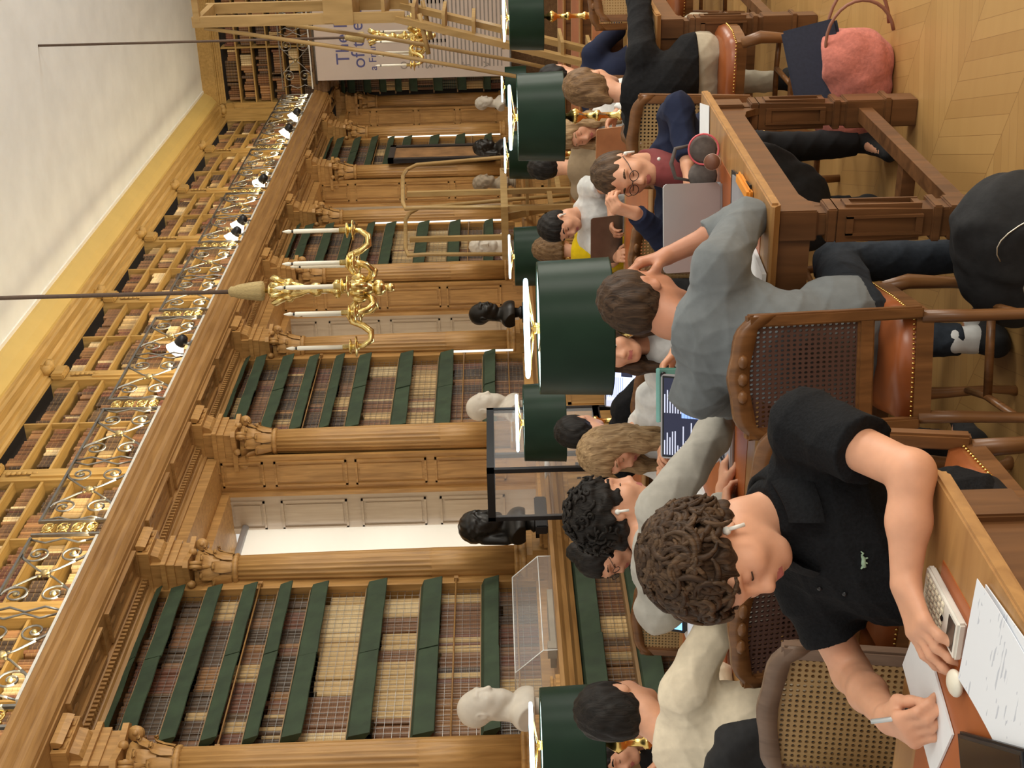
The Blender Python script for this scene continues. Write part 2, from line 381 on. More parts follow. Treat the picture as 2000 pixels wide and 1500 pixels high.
# ---- lower bookcases between the columns
Z_AB = [(4.085, 4.02), (3.98, 3.85), (3.72, 3.59), (3.46, 3.34), (3.20, 3.09), (2.97, 2.83), (2.57, 2.42), (2.18, 2.03), (1.75, 1.63)]
def flap(mb, x0, x1, y, zt, zb, seed):
    r = random.Random(seed); n = 10; V = []
    ph = r.random()*6; dr = r.uniform(-.012, .012)
    for k in range(n+1):
        x = x0+(x1-x0)*k/n; w = .006*math.sin(k*1.1+ph)
        V += [(x, y, zt), (x, y-.055+w, zt-.022), (x, y-.085+w, zb+dr*(k/n-.5)), (x, y-.078+w, zb+dr*(k/n-.5)-.004), (x, y-.03, zb+.03), (x, y+.012, zt-.02)]
    F = [(6*k+j, 6*k+(j+1) % 6, 6*k+6+(j+1) % 6, 6*k+6+j) for k in range(n) for j in range(6)]+[tuple(range(5, -1, -1)), tuple(6*n+j for j in range(6))]
    mb.add(V, F, False)
SHN = ['topmost', 'second', 'third', 'fourth', 'fifth', 'sixth', 'seventh', 'eighth', 'ninth']
def bookcase(x0, x1, where, single=False, y=5.45, Z=Z_AB, zb=1.36, top=True):
    global single_group
    t = empty('bookcase', (0, 0, 0), 0, 'tall oak bookcase with green shelf flaps '+where, 'bookcase', None)
    a, b = x0+.20, x1-.20
    c = MB().box(x0+.1, a, y-.02, 5.8, 1.28, 4.09).box(b, x1-.1, y-.02, 5.8, 1.28, 4.09).box(x0+.1, x1-.1, y-.02, 5.8, 1.27, zb); c.build('case', W_LONG, t)
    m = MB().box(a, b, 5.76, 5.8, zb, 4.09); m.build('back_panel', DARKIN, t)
    for k, (zt, zc) in enumerate(Z):
        s = MB().box(a, b, y, 5.76, zt-.012, zt+.006); s.build('shelf', SHELF, t)
        mid = (a+b)/2+rnd.uniform(-.03, .03)
        for q, (u, v) in enumerate(((a+.01, mid-.004), (mid+.004, b-.01))):
            g = MB(); flap(g, u, v, y, zt, zc, k*7+q+int(x0*10)); g.build('green_flap', GREEN, t)
        zlo = Z[k+1][0]+.006 if k+1 < len(Z) else zb
        lab = None
        if single:
            lab = 'old leather-bound book on the '+SHN[k]+' shelf of the tall bookcase nearest the camera'; single_group = 'books on the '+SHN[k]+' shelf of the nearest bookcase'
        shelf_books(a+.01, b-.01, y+.05, zlo, zt-zlo-.02, .2, Matrix.Identity(4), lab, (.03, .052) if single else (.024, .05), fam=[0, 1, 2, 3, 7, 9, 4, 5] if k != 6 and k != 5 else [6, 4, 4, 3, 6, 1, 4])
    w = MB(); xx = a+.02
    while xx < b: w.box(xx, xx+.0022, y+.033, y+.0352, zb, 4.08); xx += .052
    z = zb
    while z < 4.08: w.box(a, b, y+.033, y+.0352, z, z+.0022); z += .052
    w.build('wire_grille', IRON, t)
    for z in (1.50, 1.93, 3.33):
        r = MB().tube([(a-.03, y-.04, z), (b+.03, y-.04, z)], .006, 6).box(b+.02, b+.05, y-.05, y, z-.015, z+.015).box(a-.05, a-.02, y-.05, y, z-.015, z+.015)
        r.build('curtain_rod', W_X, t)
    return t
WHR = ['closest to the camera, between first and second column', 0, 'between the third and fourth column', 0, 'between the fifth and sixth column', 0, 'between the seventh and eighth column']
for i in (0, 2, 4, 6): bookcase(CX[i], CX[i+1], WHR[i], i == 0)
# ---- window bays
BLIND, t_, p_, N_, L_ = nt('white_roller_blind')
tr = N_('ShaderNodeBsdfTranslucent'); tr.inputs[0].default_value = (.95, .91, .83, 1); mxs = N_('ShaderNodeMixShader'); mxs.inputs[0].default_value = .65
p_.inputs['Base Color'].default_value = (.85, .82, .76, 1); p_.inputs['Roughness'].default_value = .9
L_(p_.outputs[0], mxs.inputs[1]); L_(tr.outputs[0], mxs.inputs[2]); L_(mxs.outputs[0], t_.nodes['Material Output'].inputs[0])
SHUT = wood('painted_shutter_wood', (.36, .27, .18), (.46, .36, .25), (14, 14, 1), .4)
def panelled(mb, x, y0, y1, zs, sx=-1, th=.04):     # a panelled board facing -x with raised fields
    mb.box(x, x+th, y0, y1, 1.28, 4.09)
    a, b = y0+.045, y1-.045
    for z0, z1 in zs:
        for (u0, u1, v0, v1) in ((a, b, z0, z0+.018), (a, b, z1-.018, z1), (a, a+.018, z0, z1), (b-.018, b, z0, z1)): mb.box(x-.014, x, u0, u1, v0, v1)
        mb.box(x-.006, x, a+.04, b-.04, z0+.04, z1-.04)
ZP = [(1.55, 2.16), (2.23, 2.84), (2.91, 3.53), (3.62, 3.98)]
def window_bay(k, x0, x1):
    t = struct(empty('window_%d' % k, (0, 0, 0)))
    xr = x1-.16; xl = x0+.16
    m = MB(); panelled(m, xr, 5.46, 5.79, ZP); m.box(xl-.04, xl, 5.46, 5.79, 1.28, 4.09).box(xl-.04, xr+.04, 5.46, 5.8, 4.0, 4.09); m.box(xr-.03, xr, 5.79, 5.83, 1.28, 4.0); m.build('niche_panelling', W_LONG, t)
    m = MB(); panelled(m, xr-.03, 5.83, 6.2, [(z0+.02, z1-.03) for z0, z1 in ZP]); m.box(xl, xl+.03, 5.83, 6.2, 1.28, 4.0); m.build('shutter', SHUT, t)
    m = MB().box(xl, xr, 5.8, 6.6, 3.93, 4.0); m.build('lintel', W_LONG, t)
    m = MB().box(xl+.06, xr-.08, 6.13, 6.132, 1.52, 3.80); m.build('blind', BLIND, t)
    m = MB().tube([(xl+.03, 6.13, 3.83), (xr-.04, 6.13, 3.83)], .03, 10); m.build('blind_roller', ALU, t)
    m = MB()
    for xx in (xl+.03, (xl+xr)/2, xr-.06): m.box(xx, xx+.06, 6.36, 6.42, 1.3, 3.95)
    for z in (1.3, 2.1, 2.9, 3.86): m.box(xl, xr, 6.36, 6.42, z, z+.06)
    m.build('window_frame', WHITE, t)
    m = MB().box(xl, xr, 5.46, 6.6, 1.24, 1.30); m.build('window_sill', W_LONG, t)
    area('window_daylight', ((xl+xr)/2, 6.62, 2.65), (-PI/2, 0, 0), xr-xl, 2.6, 12, (.95, .97, 1))
for k, i in enumerate((1, 3, 5, 7)): window_bay(k+1, CX[i], CX[i+1])
window_bay(5, 4.1, CX[0])
# ---- low bookcases under the ledge
LOWP = [(4.92, 1.14), (4.90, 1.17), (4.87, 1.19), (4.86, 1.22), (4.83, 1.25), (4.83, 1.275), (5.5, 1.275), (5.5, 1.14)]
def low_unit(i, x0, x1, openf):
    t = empty('low_bookcase', (0, 0, 0), 0, 'waist-high oak '+('bookcase with a green flap and old books below the first tall bookcase' if openf else 'cupboard with panelled doors, '+ORD[i]+' along the wall'), 'bookcase')
    if openf:
        c = MB().box(x0, x0+.12, 4.92, 5.4, .1, 1.14).box(x1-.12, x1, 4.92, 5.4, .1, 1.14).box(x0, x1, 5.3, 5.4, .1, 1.14).box(x0, x1, 4.92, 5.4, 0, .12); c.build('case', W_LONG, t)
        for zt, zc in ((1.14, 1.0), (.81, .67)):
            if zt < 1.1: s = MB().box(x0+.12, x1-.12, 4.94, 5.3, zt-.01, zt+.01); s.build('shelf', SHELF, t)
            for a, b in ((x0+.12, (x0+x1)/2), ((x0+x1)/2+.005, x1-.12)):
                g = MB(); flap(g, a, b, 4.98, zt, zc, int(zt*100+a)); g.build('green_flap', GREEN, t)
        for z, h in ((.82, .31), (.45, .34)): shelf_books(x0+.12, x1-.12, 5.03, z, h, .2, Matrix.Identity(4), None, (.028, .05), fam=[1, 3, 4, 9, 0, 7])
        w = MB(); xx = x0+.14
        while xx < x1-.12: w.box(xx, xx+.002, 5.012, 5.014, .12, 1.13); xx += .05
        z = .2
        while z < 1.13: w.box(x0+.12, x1-.12, 5.012, 5.014, z, z+.002); z += .05
        w.build('wire_grille', IRON, t)
    else:
        c = MB().box(x0, x1, 4.95, 5.4, 0, 1.14); c.build('case', W_LONG, t)
        for k in range(2):
            a = x0+.06+k*(x1-x0-.06)/2; b = a+(x1-x0)/2-.1
            d = MB().box(a, b, 4.93, 4.95, .14, 1.1)
            for (u0, u1, v0, v1) in ((a+.06, b-.06, .2, .23), (a+.06, b-.06, 1.0, 1.03), (a+.06, a+.09, .2, 1.03), (b-.09, b-.06, .2, 1.03)): d.box(u0, u1, 4.918, 4.93, v0, v1)
            d.build('door', W_LONG, t)
for i in range(8):
    low_unit(i, CX[i]-(.55 if i == 0 else .5), CX[i+1]-.5, i == 0)
f = MB().prism(LOWP, 4.6, 21.6, 'x'); struct(f.build('trim_7', W_X))
# ---- gallery floor, upper bookcases, upper cornice
f = MB().box(4, XE-.3, 4.99, 5.9, 4.405, 4.42); struct(f.build('trim_8', W_LIT))
UPC = [(5.60, 5.985), (5.565, 5.985), (5.555, 6.01), (5.53, 6.015), (5.525, 6.05), (5.48, 6.055), (5.45, 6.075), (5.36, 6.08), (5.335, 6.095), (5.31, 6.10), (5.30, 6.125), (5.6, 6.125)]
f = MB().prism(UPC, 4.0, XE-.2, 'x'); struct(f.build('trim_9', W_LIT))
f = MB().prism([(XE-.3+(y-5.58)*.5+.02, z+(.20 if z > 6.1 else .0)) for y, z in UPC], -4.5, 5.6, 'y'); struct(f.build('trim_10', W_LIT))
def upper_pilaster(M, i, run):
    t = empty('pilaster', (0, 0, 0), 0, 'carved oak pilaster with a scrolled console between the gallery shelves, '+run, 'pilaster', 'pilasters of the gallery, '+run, 'structure'); t.matrix_world = M
    p = MB().box(-.10, .10, 0, .28, 4.42, 6.0).box(-.055, .055, -.02, 0, 4.5, 5.6)
    p.bbox(-.11, .11, -.07, .0, 5.86, 5.99, .015); p.build('post', W_LITV, t)
    c = MB()
    for sx in (-.055, .055): c.lathe([(.001, -.05), (.05, -.05), (.05, .05), (.001, .05)], 12, mat=Matrix.Translation((sx, -.09, 6.04)) @ Matrix.Rotation(PI/2, 4, 'X'))
    c.box(-.08, .08, -.16, 0, 6.05, 6.1); c.ball((0, -.10, 6.02), (.07, .08, .05), 10)
    c.build('console', W_LIT, t)
    o = MB()
    for k in range(6): o.ball((0, -.02, 5.80-.045*k), (.035-.003*k, .012, .028), 8)
    o.build('carved_drop', W_LIT, t)
ZU = [5.98, 5.74, 5.49, 5.24, 4.99, 4.74, 4.45]
def upper_case(M, w, lab, dense=True):
    t = empty('bookcase', (0, 0, 0), 0, lab, 'bookcase', None); t.matrix_world = M
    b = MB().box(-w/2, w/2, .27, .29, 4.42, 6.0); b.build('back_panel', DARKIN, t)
    for z in ZU[1:]:
        s = MB().box(-w/2, w/2, .02, .27, z-.014, z+.008).box(-w/2, w/2, .012, .02, z-.014, z+.008); s.build('shelf', W_LIT, t)
    d = MB().box(-.012, .012, .02, .27, 4.42, 5.98); d.build('divider', W_LITV, t)
    for a, b2 in zip(ZU[1:], ZU[:-1]):
        for x0, x1 in ((-w/2+.005, -.014), (.014, w/2-.005)): shelf_books(x0, x1, .055, a+.008, b2-a-.03, .18, M, None, (.022, .05), fam=[0, 1, 1, 2, 3, 3, 4, 5, 6, 7, 9, 9])
ux = [5.96+1.975*k for k in range(9)]
for i, x in enumerate(ux): upper_pilaster(Matrix.Translation((x, 5.58, 0)), i, 'long wall')
for i in range(8): upper_case(Matrix.Translation(((ux[i]+ux[i+1])/2, 5.58, 0)), ux[i+1]-ux[i]-.2, 'warm-lit gallery bookcase of small old books above the wall, %s bay from the near end' % ORD[i])
RE = Matrix.Rotation(-PI/2, 4, 'Z')
for i, y in enumerate((5.42, 3.45, 1.5)): upper_pilaster(Matrix.Translation((XE-.30, y, 0)) @ RE, i, 'end wall')
for i, y in enumerate((4.43, 2.47)): upper_case(Matrix.Translation((XE-.30, y, 0)) @ RE, 1.78, 'gallery bookcase on the end wall '+('above the hanging poster' if i == 0 else 'behind the tall ladder'))
f = MB().box(XE-.4, XE-.2, 5.4, 5.6, 4.42, 6.1); struct(f.build('trim_11', W_LITV))
# lower end wall: shelves with green flaps behind the poster
t = empty('bookcase', (0, 0, 0), 0, 'dark end-wall bookcase with green flaps partly behind the hanging poster', 'bookcase')
c = MB().box(XE-.02, XE+.15, -1, 5.3, 1.2, 4.1); c.build('back_panel', DARKIN, t)
for zt, zc in Z_AB:
    s = MB().box(XE-.25, XE, -1, 5.25, zt-.012, zt+.006); s.build('shelf', SHELF, t)
    g = MB(); flap(g, -5.2, 1, 0, zt, zc, 3); g.V = [(XE-.26+v[1], -v[0], v[2]) for v in g.V]; g.build('green_flap', GREEN, t)
ME = Matrix.Translation((XE-.2, 5.25, 0)) @ RE
for (zt, zc), (zn, _) in zip(Z_AB, Z_AB[1:]+[(1.36, 0)]): shelf_books(.02, 3.2, .0, zn+.01, zt-zn-.03, .18, ME)
c = MB().box(XE-.3, XE+.15, -1, 5.3, 0, 1.28); c.build('base', W_DARK, t)
rest = REST.build('book_rows', BM); tag(rest, 'rows of old leather-bound books filling the gallery and the farther bookcases', 'books', None, 'stuff')
# ---- gallery railing: one panel per bay, a gilded post at each column
def spiral(cx, cz, r0, turns, a0, sgn, n=26):
    return [(cx+r0*(1-.85*k/n)*math.cos(a0+sgn*2*PI*turns*k/n), 0, cz+r0*(1-.85*k/n)*math.sin(a0+sgn*2*PI*turns*k/n)) for k in range(n+1)]
GILT2 = plain('dull_gilt', (.42, .34, .18), .42, .8, .15, 30); RAILW = plain('pale_reflection_rail', (.74, .72, .66), .35)  # bottom rail: white reflections painted into its pale colour
def rail_post():
    t = empty('railing_post', (0, 0, 0))
    b = MB()
    for sx in (-.09, .09): b.box(sx-.011, sx+.011, -.011, .011, 4.42, 4.92)
    b.build('bars', IRON, t)
    g = MB()
    for k in range(4):
        z = 4.51+.105*k; g.ball((0, 0, z), (.03, .014, .03), 8)
        for q in range(4):
            a = PI/4+q*PI/2; g.tube([(.02*math.cos(a), 0, z+.02*math.sin(a)), (.078*math.cos(a), 0, z+.05*math.sin(a))], .0085, 5)
        g.tube([(.055*math.cos(2*PI*j/12), -.006, z+.038*math.sin(2*PI*j/12)) for j in range(12)], .006, 5, True)
    g.build('gilt_ornament', GILT, t); return t
def rail_panel(w):
    t = empty('gallery_railing', (0, 0, 0))
    b = MB().box(-w/2, w/2, -.012, .012, 4.90, 4.918); b.build('handrail', STEEL, t)
    b = MB().box(-w/2, w/2, -.02, .02, 4.43, 4.45); b.build('bottom_rail', RAILW, t)
    s = MB(); g = s
    for mx in (-w/4, w/4):
        for sg in (-1, 1):
            for sz in (-1, 1):
                cx, cz = mx+sg*w*.135, 4.675+sz*.125
                s.tube(spiral(cx, cz, .098, 1.6, PI/2*sz*1.0+(0 if sg > 0 else PI)*0, sg*sz), .0085, 5)
                s.tube([(mx, 0, 4.675), (mx+sg*.05, 0, 4.675+sz*.07), (cx-sg*.05, 0, cz+sz*.085), (cx, 0, cz+sz*.098)], .0085, 5)
                s.m = 1; g.ball((cx, 0, cz), .02, 6); s.m = 0
        for sg in (-1, 1):
            s.tube([(mx+sg*w*.24, 0, 4.45), (mx+sg*w*.215, 0, 4.56), (mx+sg*w*.245, 0, 4.675), (mx+sg*w*.215, 0, 4.79), (mx+sg*w*.24, 0, 4.90)], .0085, 5)
        s.m = 1; g.ball((mx, -.004, 4.675), .03, 8)
        for q in range(4): a = PI/4+q*PI/2; g.ball((mx+.045*math.cos(a), 0, 4.675+.045*math.sin(a)), .013, 6)
        s.m = 0
    s.build('scrollwork', [IRON, GILT2], t); return t
rp = None; pp = None
for i, cx in enumerate(CX[:8]):
    lab = 'iron railing post with gilt ornament on the gallery edge above the %s column' % ORD[i]
    if rp is None: rp = rail_post(); rp.location = (cx, 5.0, 0); tag(rp, lab, 'railing post', 'gilded posts of the gallery railing')
    else: copy_tree(rp, None, (cx, 5.0, 0), 0, lab)
for i in range(7):
    lab = 'wrought-iron scroll railing of the gallery, %s bay from the near end' % ORD[i]; mid = (CX[i]+CX[i+1])/2
    if pp is None: pp = rail_panel(1.78); pp.location = (mid, 5.0, 0); tag(pp, lab, 'railing', 'scroll railings of the gallery')
    else: copy_tree(pp, None, (mid, 5.0, 0), 0, lab)
copy_tree(pp, None, (20.35, 5.0, 0), 0, 'wrought-iron scroll railing of the gallery in the far corner bay').scale = (.55, 1, 1)
for k, y in enumerate((4.05, 2.2)): copy_tree(pp, None, (XE-1.05, y, 0), PI/2, 'wrought-iron scroll railing across the end wall '+('above the poster' if k == 0 else 'beyond the tall ladder'))
# small spot lamps clamped on the gallery edge
def spot_lamp():
    t = empty('gallery_spotlight', (0, 0, 0))
    M = Matrix.Rotation(-.9, 4, 'X')
    b = MB().lathe([(.035, -.09), (.05, -.06), (.055, .0), (.03, .03)], 14, mat=Matrix.Translation((0, 0, .12)) @ M); b.build('housing', BLACKP, t)
    r = MB().lathe([(.05, .005), (.085, .08), (.09, .085), (.08, .08), (.02, .01)], 18, mat=Matrix.Translation((0, 0, .12)) @ M); r.build('reflector', SPOTR, t)
    a = MB().tube([(0, 0, 0), (0, .0, .10)], .012, 6).box(-.03, .03, -.02, .03, 0, .02); a.build('bracket', IRON, t); return t
SPOTR = emit('spot_reflector', (1, .95, .85), 1.3)
sp = None
for i, x in enumerate((11.2, 14.2, 14.6, 16.2, 18.6, 19.5)):
    lab = 'black spotlight with white reflector on the gallery edge, %s from the near end' % ORD[i]
    if sp is None: sp = spot_lamp(); sp.location = (x, 4.965, 4.41); tag(sp, lab, 'spotlight', 'spotlights on the gallery edge')
    else: copy_tree(sp, None, (x, 4.965, 4.41), rnd.uniform(-.5, .5), lab)
# added glowing strips in place of window light showing through gaps beside columns
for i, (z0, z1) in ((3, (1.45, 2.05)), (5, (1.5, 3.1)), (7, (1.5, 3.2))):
    m = MB().box(-.008, .008, -.008, .008, z0, z1); tag(m.build('window_gap_glow', emit('window_gap_emission', (1, .95, .82), .6), loc=(CX[i]-.19, 5.40, 0)), 'slim added glow of window light upright beside the %s column' % ORD[i], 'window light slit', 'added slits of window light')
# ---------------------------------------------------------------- reading tables
def make_table(L, W=1.35):
    t = empty('reading_table', (0, 0, 0))
    h = W/2
    b = MB(); b.prism([(-h, .765), (-h-.008, .772), (-h-.006, .779), (-h+.005, .782), (h-.005, .782), (h+.006, .779), (h+.008, .772), (h, .765), (h-.012, .752), (-h+.012, .752)], 0, L, 'y'); b.box(-h+.012, h-.012, -.006, L+.006, .76, .778)
    b.build('tabletop', W_TAB, t)
    b = MB().box(-h+.115, h-.115, .115, L-.115, .776, .7835); b.build('leather_inlay', LEATHER, t)
    b = MB()
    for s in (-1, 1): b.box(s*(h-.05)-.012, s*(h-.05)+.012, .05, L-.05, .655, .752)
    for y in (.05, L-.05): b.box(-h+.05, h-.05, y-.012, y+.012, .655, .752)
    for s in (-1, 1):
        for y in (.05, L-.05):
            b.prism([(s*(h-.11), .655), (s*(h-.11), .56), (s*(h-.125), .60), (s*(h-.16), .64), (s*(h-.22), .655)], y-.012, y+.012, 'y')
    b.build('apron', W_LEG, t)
    legs = [(s*(h-.07), y) for s in (-1, 1) for y in (.07, L-.07)]
    if L > 2.6: legs += [(s*(h-.07), L/2) for s in (-1, 1)]
    for lx, ly in legs:
        g = MB(); M = Matrix.Translation((lx, ly, 0))
        q = lambda a, z0, z1: g.bbox(-a, a, -a, a, z0, z1, .004, M)
        q(.046, .64, .752); q(.034, .61, .645); q(.05, .585, .615)
        z = [(.05, .585), (.046, .44), (.04, .31)]
        V = []
        for a, zz in z: V += [M @ Vector((sx*a, sy*a, zz)) for sx, sy in ((-1, -1), (1, -1), (1, 1), (-1, 1))]
        g.add(V, [(4*k+i, 4*k+(i+1) % 4, 4*k+4+(i+1) % 4, 4*k+4+i) for k in range(2) for i in range(4)])
        for k in range(4):
            R = M @ Matrix.Rotation(k*PI/2, 4, 'Z'); g.box(-.028, .028, -.054, -.04, .34, .36, R).box(-.028, .028, -.056, -.04, .54, .56, R).box(-.03, -.022, -.056, -.04, .34, .56, R).box(.022, .03, -.056, -.04, .34, .56, R)
        q(.054, .285, .312); q(.044, .26, .29); q(.052, .12, .265); q(.06, .10, .125); q(.05, .0, .10)
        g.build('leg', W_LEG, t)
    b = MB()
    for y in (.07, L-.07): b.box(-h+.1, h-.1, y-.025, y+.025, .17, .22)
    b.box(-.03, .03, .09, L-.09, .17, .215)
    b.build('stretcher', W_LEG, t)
    return t
TLAB = ['long oak reading table with a tan leather top, nearest the camera', 'long oak reading table with a tan leather top, under the largest lamp', 'long oak reading table where the woman in black sits with her back turned', 'oak reading table farther back behind three lamp-lit rows', 'oak reading table far back near the tall ladder', 'farthest oak reading table before the end wall']
TX = [1.395, 4.245, 7.095, 9.945, 12.795, 15.645]
tb = make_table(3.25)
for i, x in enumerate(TX):
    if i == 0: tb.location = (x, 1.21, 0); tag(tb, TLAB[0], 'table', 'long reading tables')
    else: copy_tree(tb, None, (x, 1.21, 0), 0, TLAB[i])
# ---------------------------------------------------------------- chairs (face +x, origin on the floor)
def chair(frame, seatm, canem, name='cane_chair', nails=True):
    t = empty(name, (0, 0, 0)); w = .215
    TB = Matrix.Translation((-.20, 0, .44)) @ Matrix.Rotation(math.radians(-9), 4, 'Y') @ Matrix.Translation((0, 0, -.44))
    def top(y):
        a = abs(y)/w
        return .925+.032*math.exp(-(a*3.2)**2)-.045*max(0, a-.72)**1.3*4-.008*math.cos(a*6)
    N = 18; V = []; F = []
    for k in range(N+1):
        y = -w+2*w*k/N; zt = top(y); zi = min(.885+.012*math.cos(y/w*PI), zt-.03)
        if abs(y) > w-.045: zi = zt-.055
        for x in (-.018, .018): V += [(x*.7, y, zt), (x, y, zt-.018), (x, y, zi)]
    for k in range(N):
        a, b = 6*k, 6*k+6
        for i, j in ((0, 1), (1, 2)): F += [(a+i, a+j, b+j, b+i), (a+3+i, b+3+i, b+3+j, a+3+j)]
        F += [(a, b, b+3, a+3), (a+2, a+5, b+5, b+2)]
    F += [(0, 3, 4, 1), (1, 4, 5, 2), (6*N, 6*N+1, 6*N+4, 6*N+3), (6*N+1, 6*N+2, 6*N+5, 6*N+4)]
    m = MB(); m.add([TB @ Vector(v) for v in V], F, True)
    for y in (-.06, .06, 0): m.ball(TB @ Vector((-.02, y, .915)), (.012, .026, .014), 8)
    m.build('crest_rail', frame, t)
    for s in (-1, 1):
        m = MB(); m.bbox(-.017, .017, s*(w-.02)-.021, s*(w-.02)+.021, .42, .90, .006, TB); m.build('back_stile', frame, t)
    m = MB().bbox(-.016, .016, -w+.03, w-.03, .555, .600, .006, TB); m.build('back_rail', frame, t)
    m = MB().box(-.003, .003, -w+.035, w-.035, .595, .895, TB); m.build('cane_back', canem, t)
    def srail():
        m = MB(); a = [(-.205, .19), (-.205, -.19), (.215, -.225), (.235, -.12), (.245, 0), (.235, .12), (.215, .225)]
        m.prism(a, .39, .435, 'z'); return m
    srail().build('seat_frame', frame, t)
    m = MB(); n = 20; rings = []
    a = [(-.195, .185), (-.20, 0), (-.195, -.185), (.0, -.21), (.21, -.222), (.24, -.1), (.243, 0), (.24, .1), (.21, .222), (.0, .21)]
    V = []; K = len(a)
    for sc, z in ((1, .432), (1.0, .452), (.96, .475), (.8, .492), (.5, .502), (0.001, .505)): V += [(.02+(x-.02)*sc, y*sc, z) for x, y in a]
    m.add(V, [(K*q+i, K*q+(i+1) % K, K*q+K+(i+1) % K, K*q+K+i) for q in range(5) for i in range(K)], True)
    m.build('seat', seatm, t)
    if nails:
        m = MB()
        for i in range(K):
            p, q = Vector(a[i]+(0,)), Vector(a[(i+1) % K]+(0,)); d = (q-p).length; c = max(2, int(d/.016))
            for k in range(c): v = p+(q-p)*k/c; m.ball((v.x*1.012, v.y*1.012, .440), .0045, 6)
        m.build('brass_nails', BRASS, t)
    for s in (-1, 1):
        pts = [(.205, s*.205, .41), (.235, s*.222, .33), (.225, s*.215, .2), (.2, s*.2, .08), (.215, s*.21, .02), (.225, s*.215, .0)]
        MB().tube(pts, [.026, .03, .022, .016, .018, .022], 8).build('leg', frame, t)
        pts = [(-.19, s*.178, .42), (-.20, s*.178, .3), (-.215, s*.183, .15), (-.25, s*.19, 0)]
        MB().tube(pts, [.024, .022, .019, .018], 8).build('leg', frame, t)
    m = MB()
    for s in (-1, 1): m.tube([(-.21, s*.182, .16), (0, s*.17, .165), (.207, s*.204, .15)], .013, 8)
    m.tube([(0, -.17, .165), (0, .17, .165)], .013, 8); m.build('stretcher', frame, t)
    return t
ch_t = chair(W_CHR, SEATL, CANED); ch_l = chair(W_PALE, SEATL, CANE, nails=False); ch_m = chair(W_CHR, SEATL, CANE)
used_chair = set()
def put_chair(proto, x, y, rz, label, sc=(1, 1, 1)):
    if proto.name not in used_chair:
        used_chair.add(proto.name); c = proto; c.location = (x, y, 0); c.rotation_euler = (0, 0, rz)
    else: c = copy_tree(proto, None, (x, y, 0), rz)
    c.scale = sc
    return tag(c, label, 'chair', 'carved chairs around the reading tables')
put_chair(ch_t, 3.40, 1.60, math.radians(14), 'walnut chair with cane back and tan leather seat under the man in the grey shirt', (1, .78, 1.02))
put_chair(ch_l, 2.33, 2.20, PI, 'empty pale cane-backed chair beside the young man in the black polo', (1, .98, 1))
put_chair(ch_m, 5.22, 3.98, PI+.1, 'empty cane-backed chair in front of the low bookcase of old books')
put_chair(ch_m, 5.55, 1.65, PI, 'cane-backed chair behind the man in the navy shirt', (1, 1, 1.03))
put_chair(ch_m, 6.36, 1.50, -PI/2, 'chair with tan seat under the woman in the black sweater')
put_chair(ch_m, 8.12, 1.35, PI+.15, 'empty cane-backed chair across the table from the woman in black')
put_chair(ch_m, 9.05, 1.55, .1, 'far carved chair at the table behind the woman in black')
put_chair(ch_t, 3.30, 2.25, 0, 'chair under the curly-haired person in the grey sweatshirt')
put_chair(ch_t, 3.16, 2.72, 0, 'chair draped with a black coat under the man in the cream sweatshirt')
put_chair(ch_t, 2.62, 1.76, PI, 'chair under the young man in the black polo')
put_chair(ch_m, 5.42, 2.40, PI, 'chair with a black coat behind the long-haired woman')
put_chair(ch_m, 5.42, 2.92, PI, 'chair under the blond woman in the white sweater')
put_chair(ch_m, 6.2, 2.25, 0, 'chair seen between the big lamp and the silver laptop')
put_chair(ch_m, 8.30, 2.2, PI, 'chair under the blond woman beyond the orange-lit laptop')
put_chair(ch_m, 8.32, 2.85, PI, 'chair under the boy in the white t-shirt')
# ---------------------------------------------------------------- table lamps
def table_lamp():
    t = empty('table_lamp', (0, 0, 0))
    m = MB().lathe([(.001, 0), (.095, 0), (.095, .012), (.08, .02), (.05, .028), (.03, .045), (.022, .08), (.03, .09), (.03, .105), (.018, .115), (.016, .20), (.03, .21), (.03, .23), (.018, .24), (.016, .30), (.026, .31), (.045, .34), (.026, .37), (.014, .385), (.014, .64), (.02, .645), (.02, .67), (.001, .68)], 18)
    MB().lathe([(.243, .405), (.241, .41), (.232, .652), (.230, .656), (.228, .652), (.237, .408), (.243, .405)], 48).build('shade', SHADE, t)
    MB().lathe([(.236, .410), (.227, .651), (.2265, .651), (.2355, .410), (.236, .410)], 48).build('shade_lining', SHADE_IN, t)
    def ring(z, r, q): return MB().tube([(r*math.cos(2*PI*k/40), r*math.sin(2*PI*k/40), z) for k in range(40)], q, 8, True)
    ring(.695, .168, .0075).build('ring_tube', TUBE, t)
    ring(.435, .13, .012).build('ring_tube', TUBE, t)
    for k in range(4):
        a = PI/4+k*PI/2; m.tube([(0, 0, .67), (.168*math.cos(a), .168*math.sin(a), .690)], .004, 5); m.tube([(0, 0, .64), (.229*math.cos(a), .229*math.sin(a), .648)], .004, 5); m.tube([(0, 0, .44), (.13*math.cos(a), .13*math.sin(a), .43)], .004, 5)
    m.build('stem', BRASS, t)
    l = bpy.data.lights.new('lamp_light', 'POINT'); l.energy = 6.0; l.color = (.88, .95, 1); l.shadow_soft_size = .1
    o = bpy.data.objects.new('lamp_light', l); COL.objects.link(o); o.location = (0, 0, .49); adopt(o, t)
    return t
LLAB = ['big green drum lamp on the middle table in front of the man in grey', 'green drum lamp before the white bust, half cut off by the frame',
        'green drum lamp above the blond woman in the red-hat row', 'green drum lamp behind the man in the navy shirt',
        'small green drum lamp above the yellow shirt', 'green drum lamp by the tall ladder',
        'far small green drum lamp beyond the navy figure', 'far small green drum lamp near the grey-brown shirt', 'farthest green drum lamp', 'farthest green drum lamp of the last table']
LLAB[2] = 'green drum lamp above the dark-haired man and the blond woman'
lp = None; j = 0
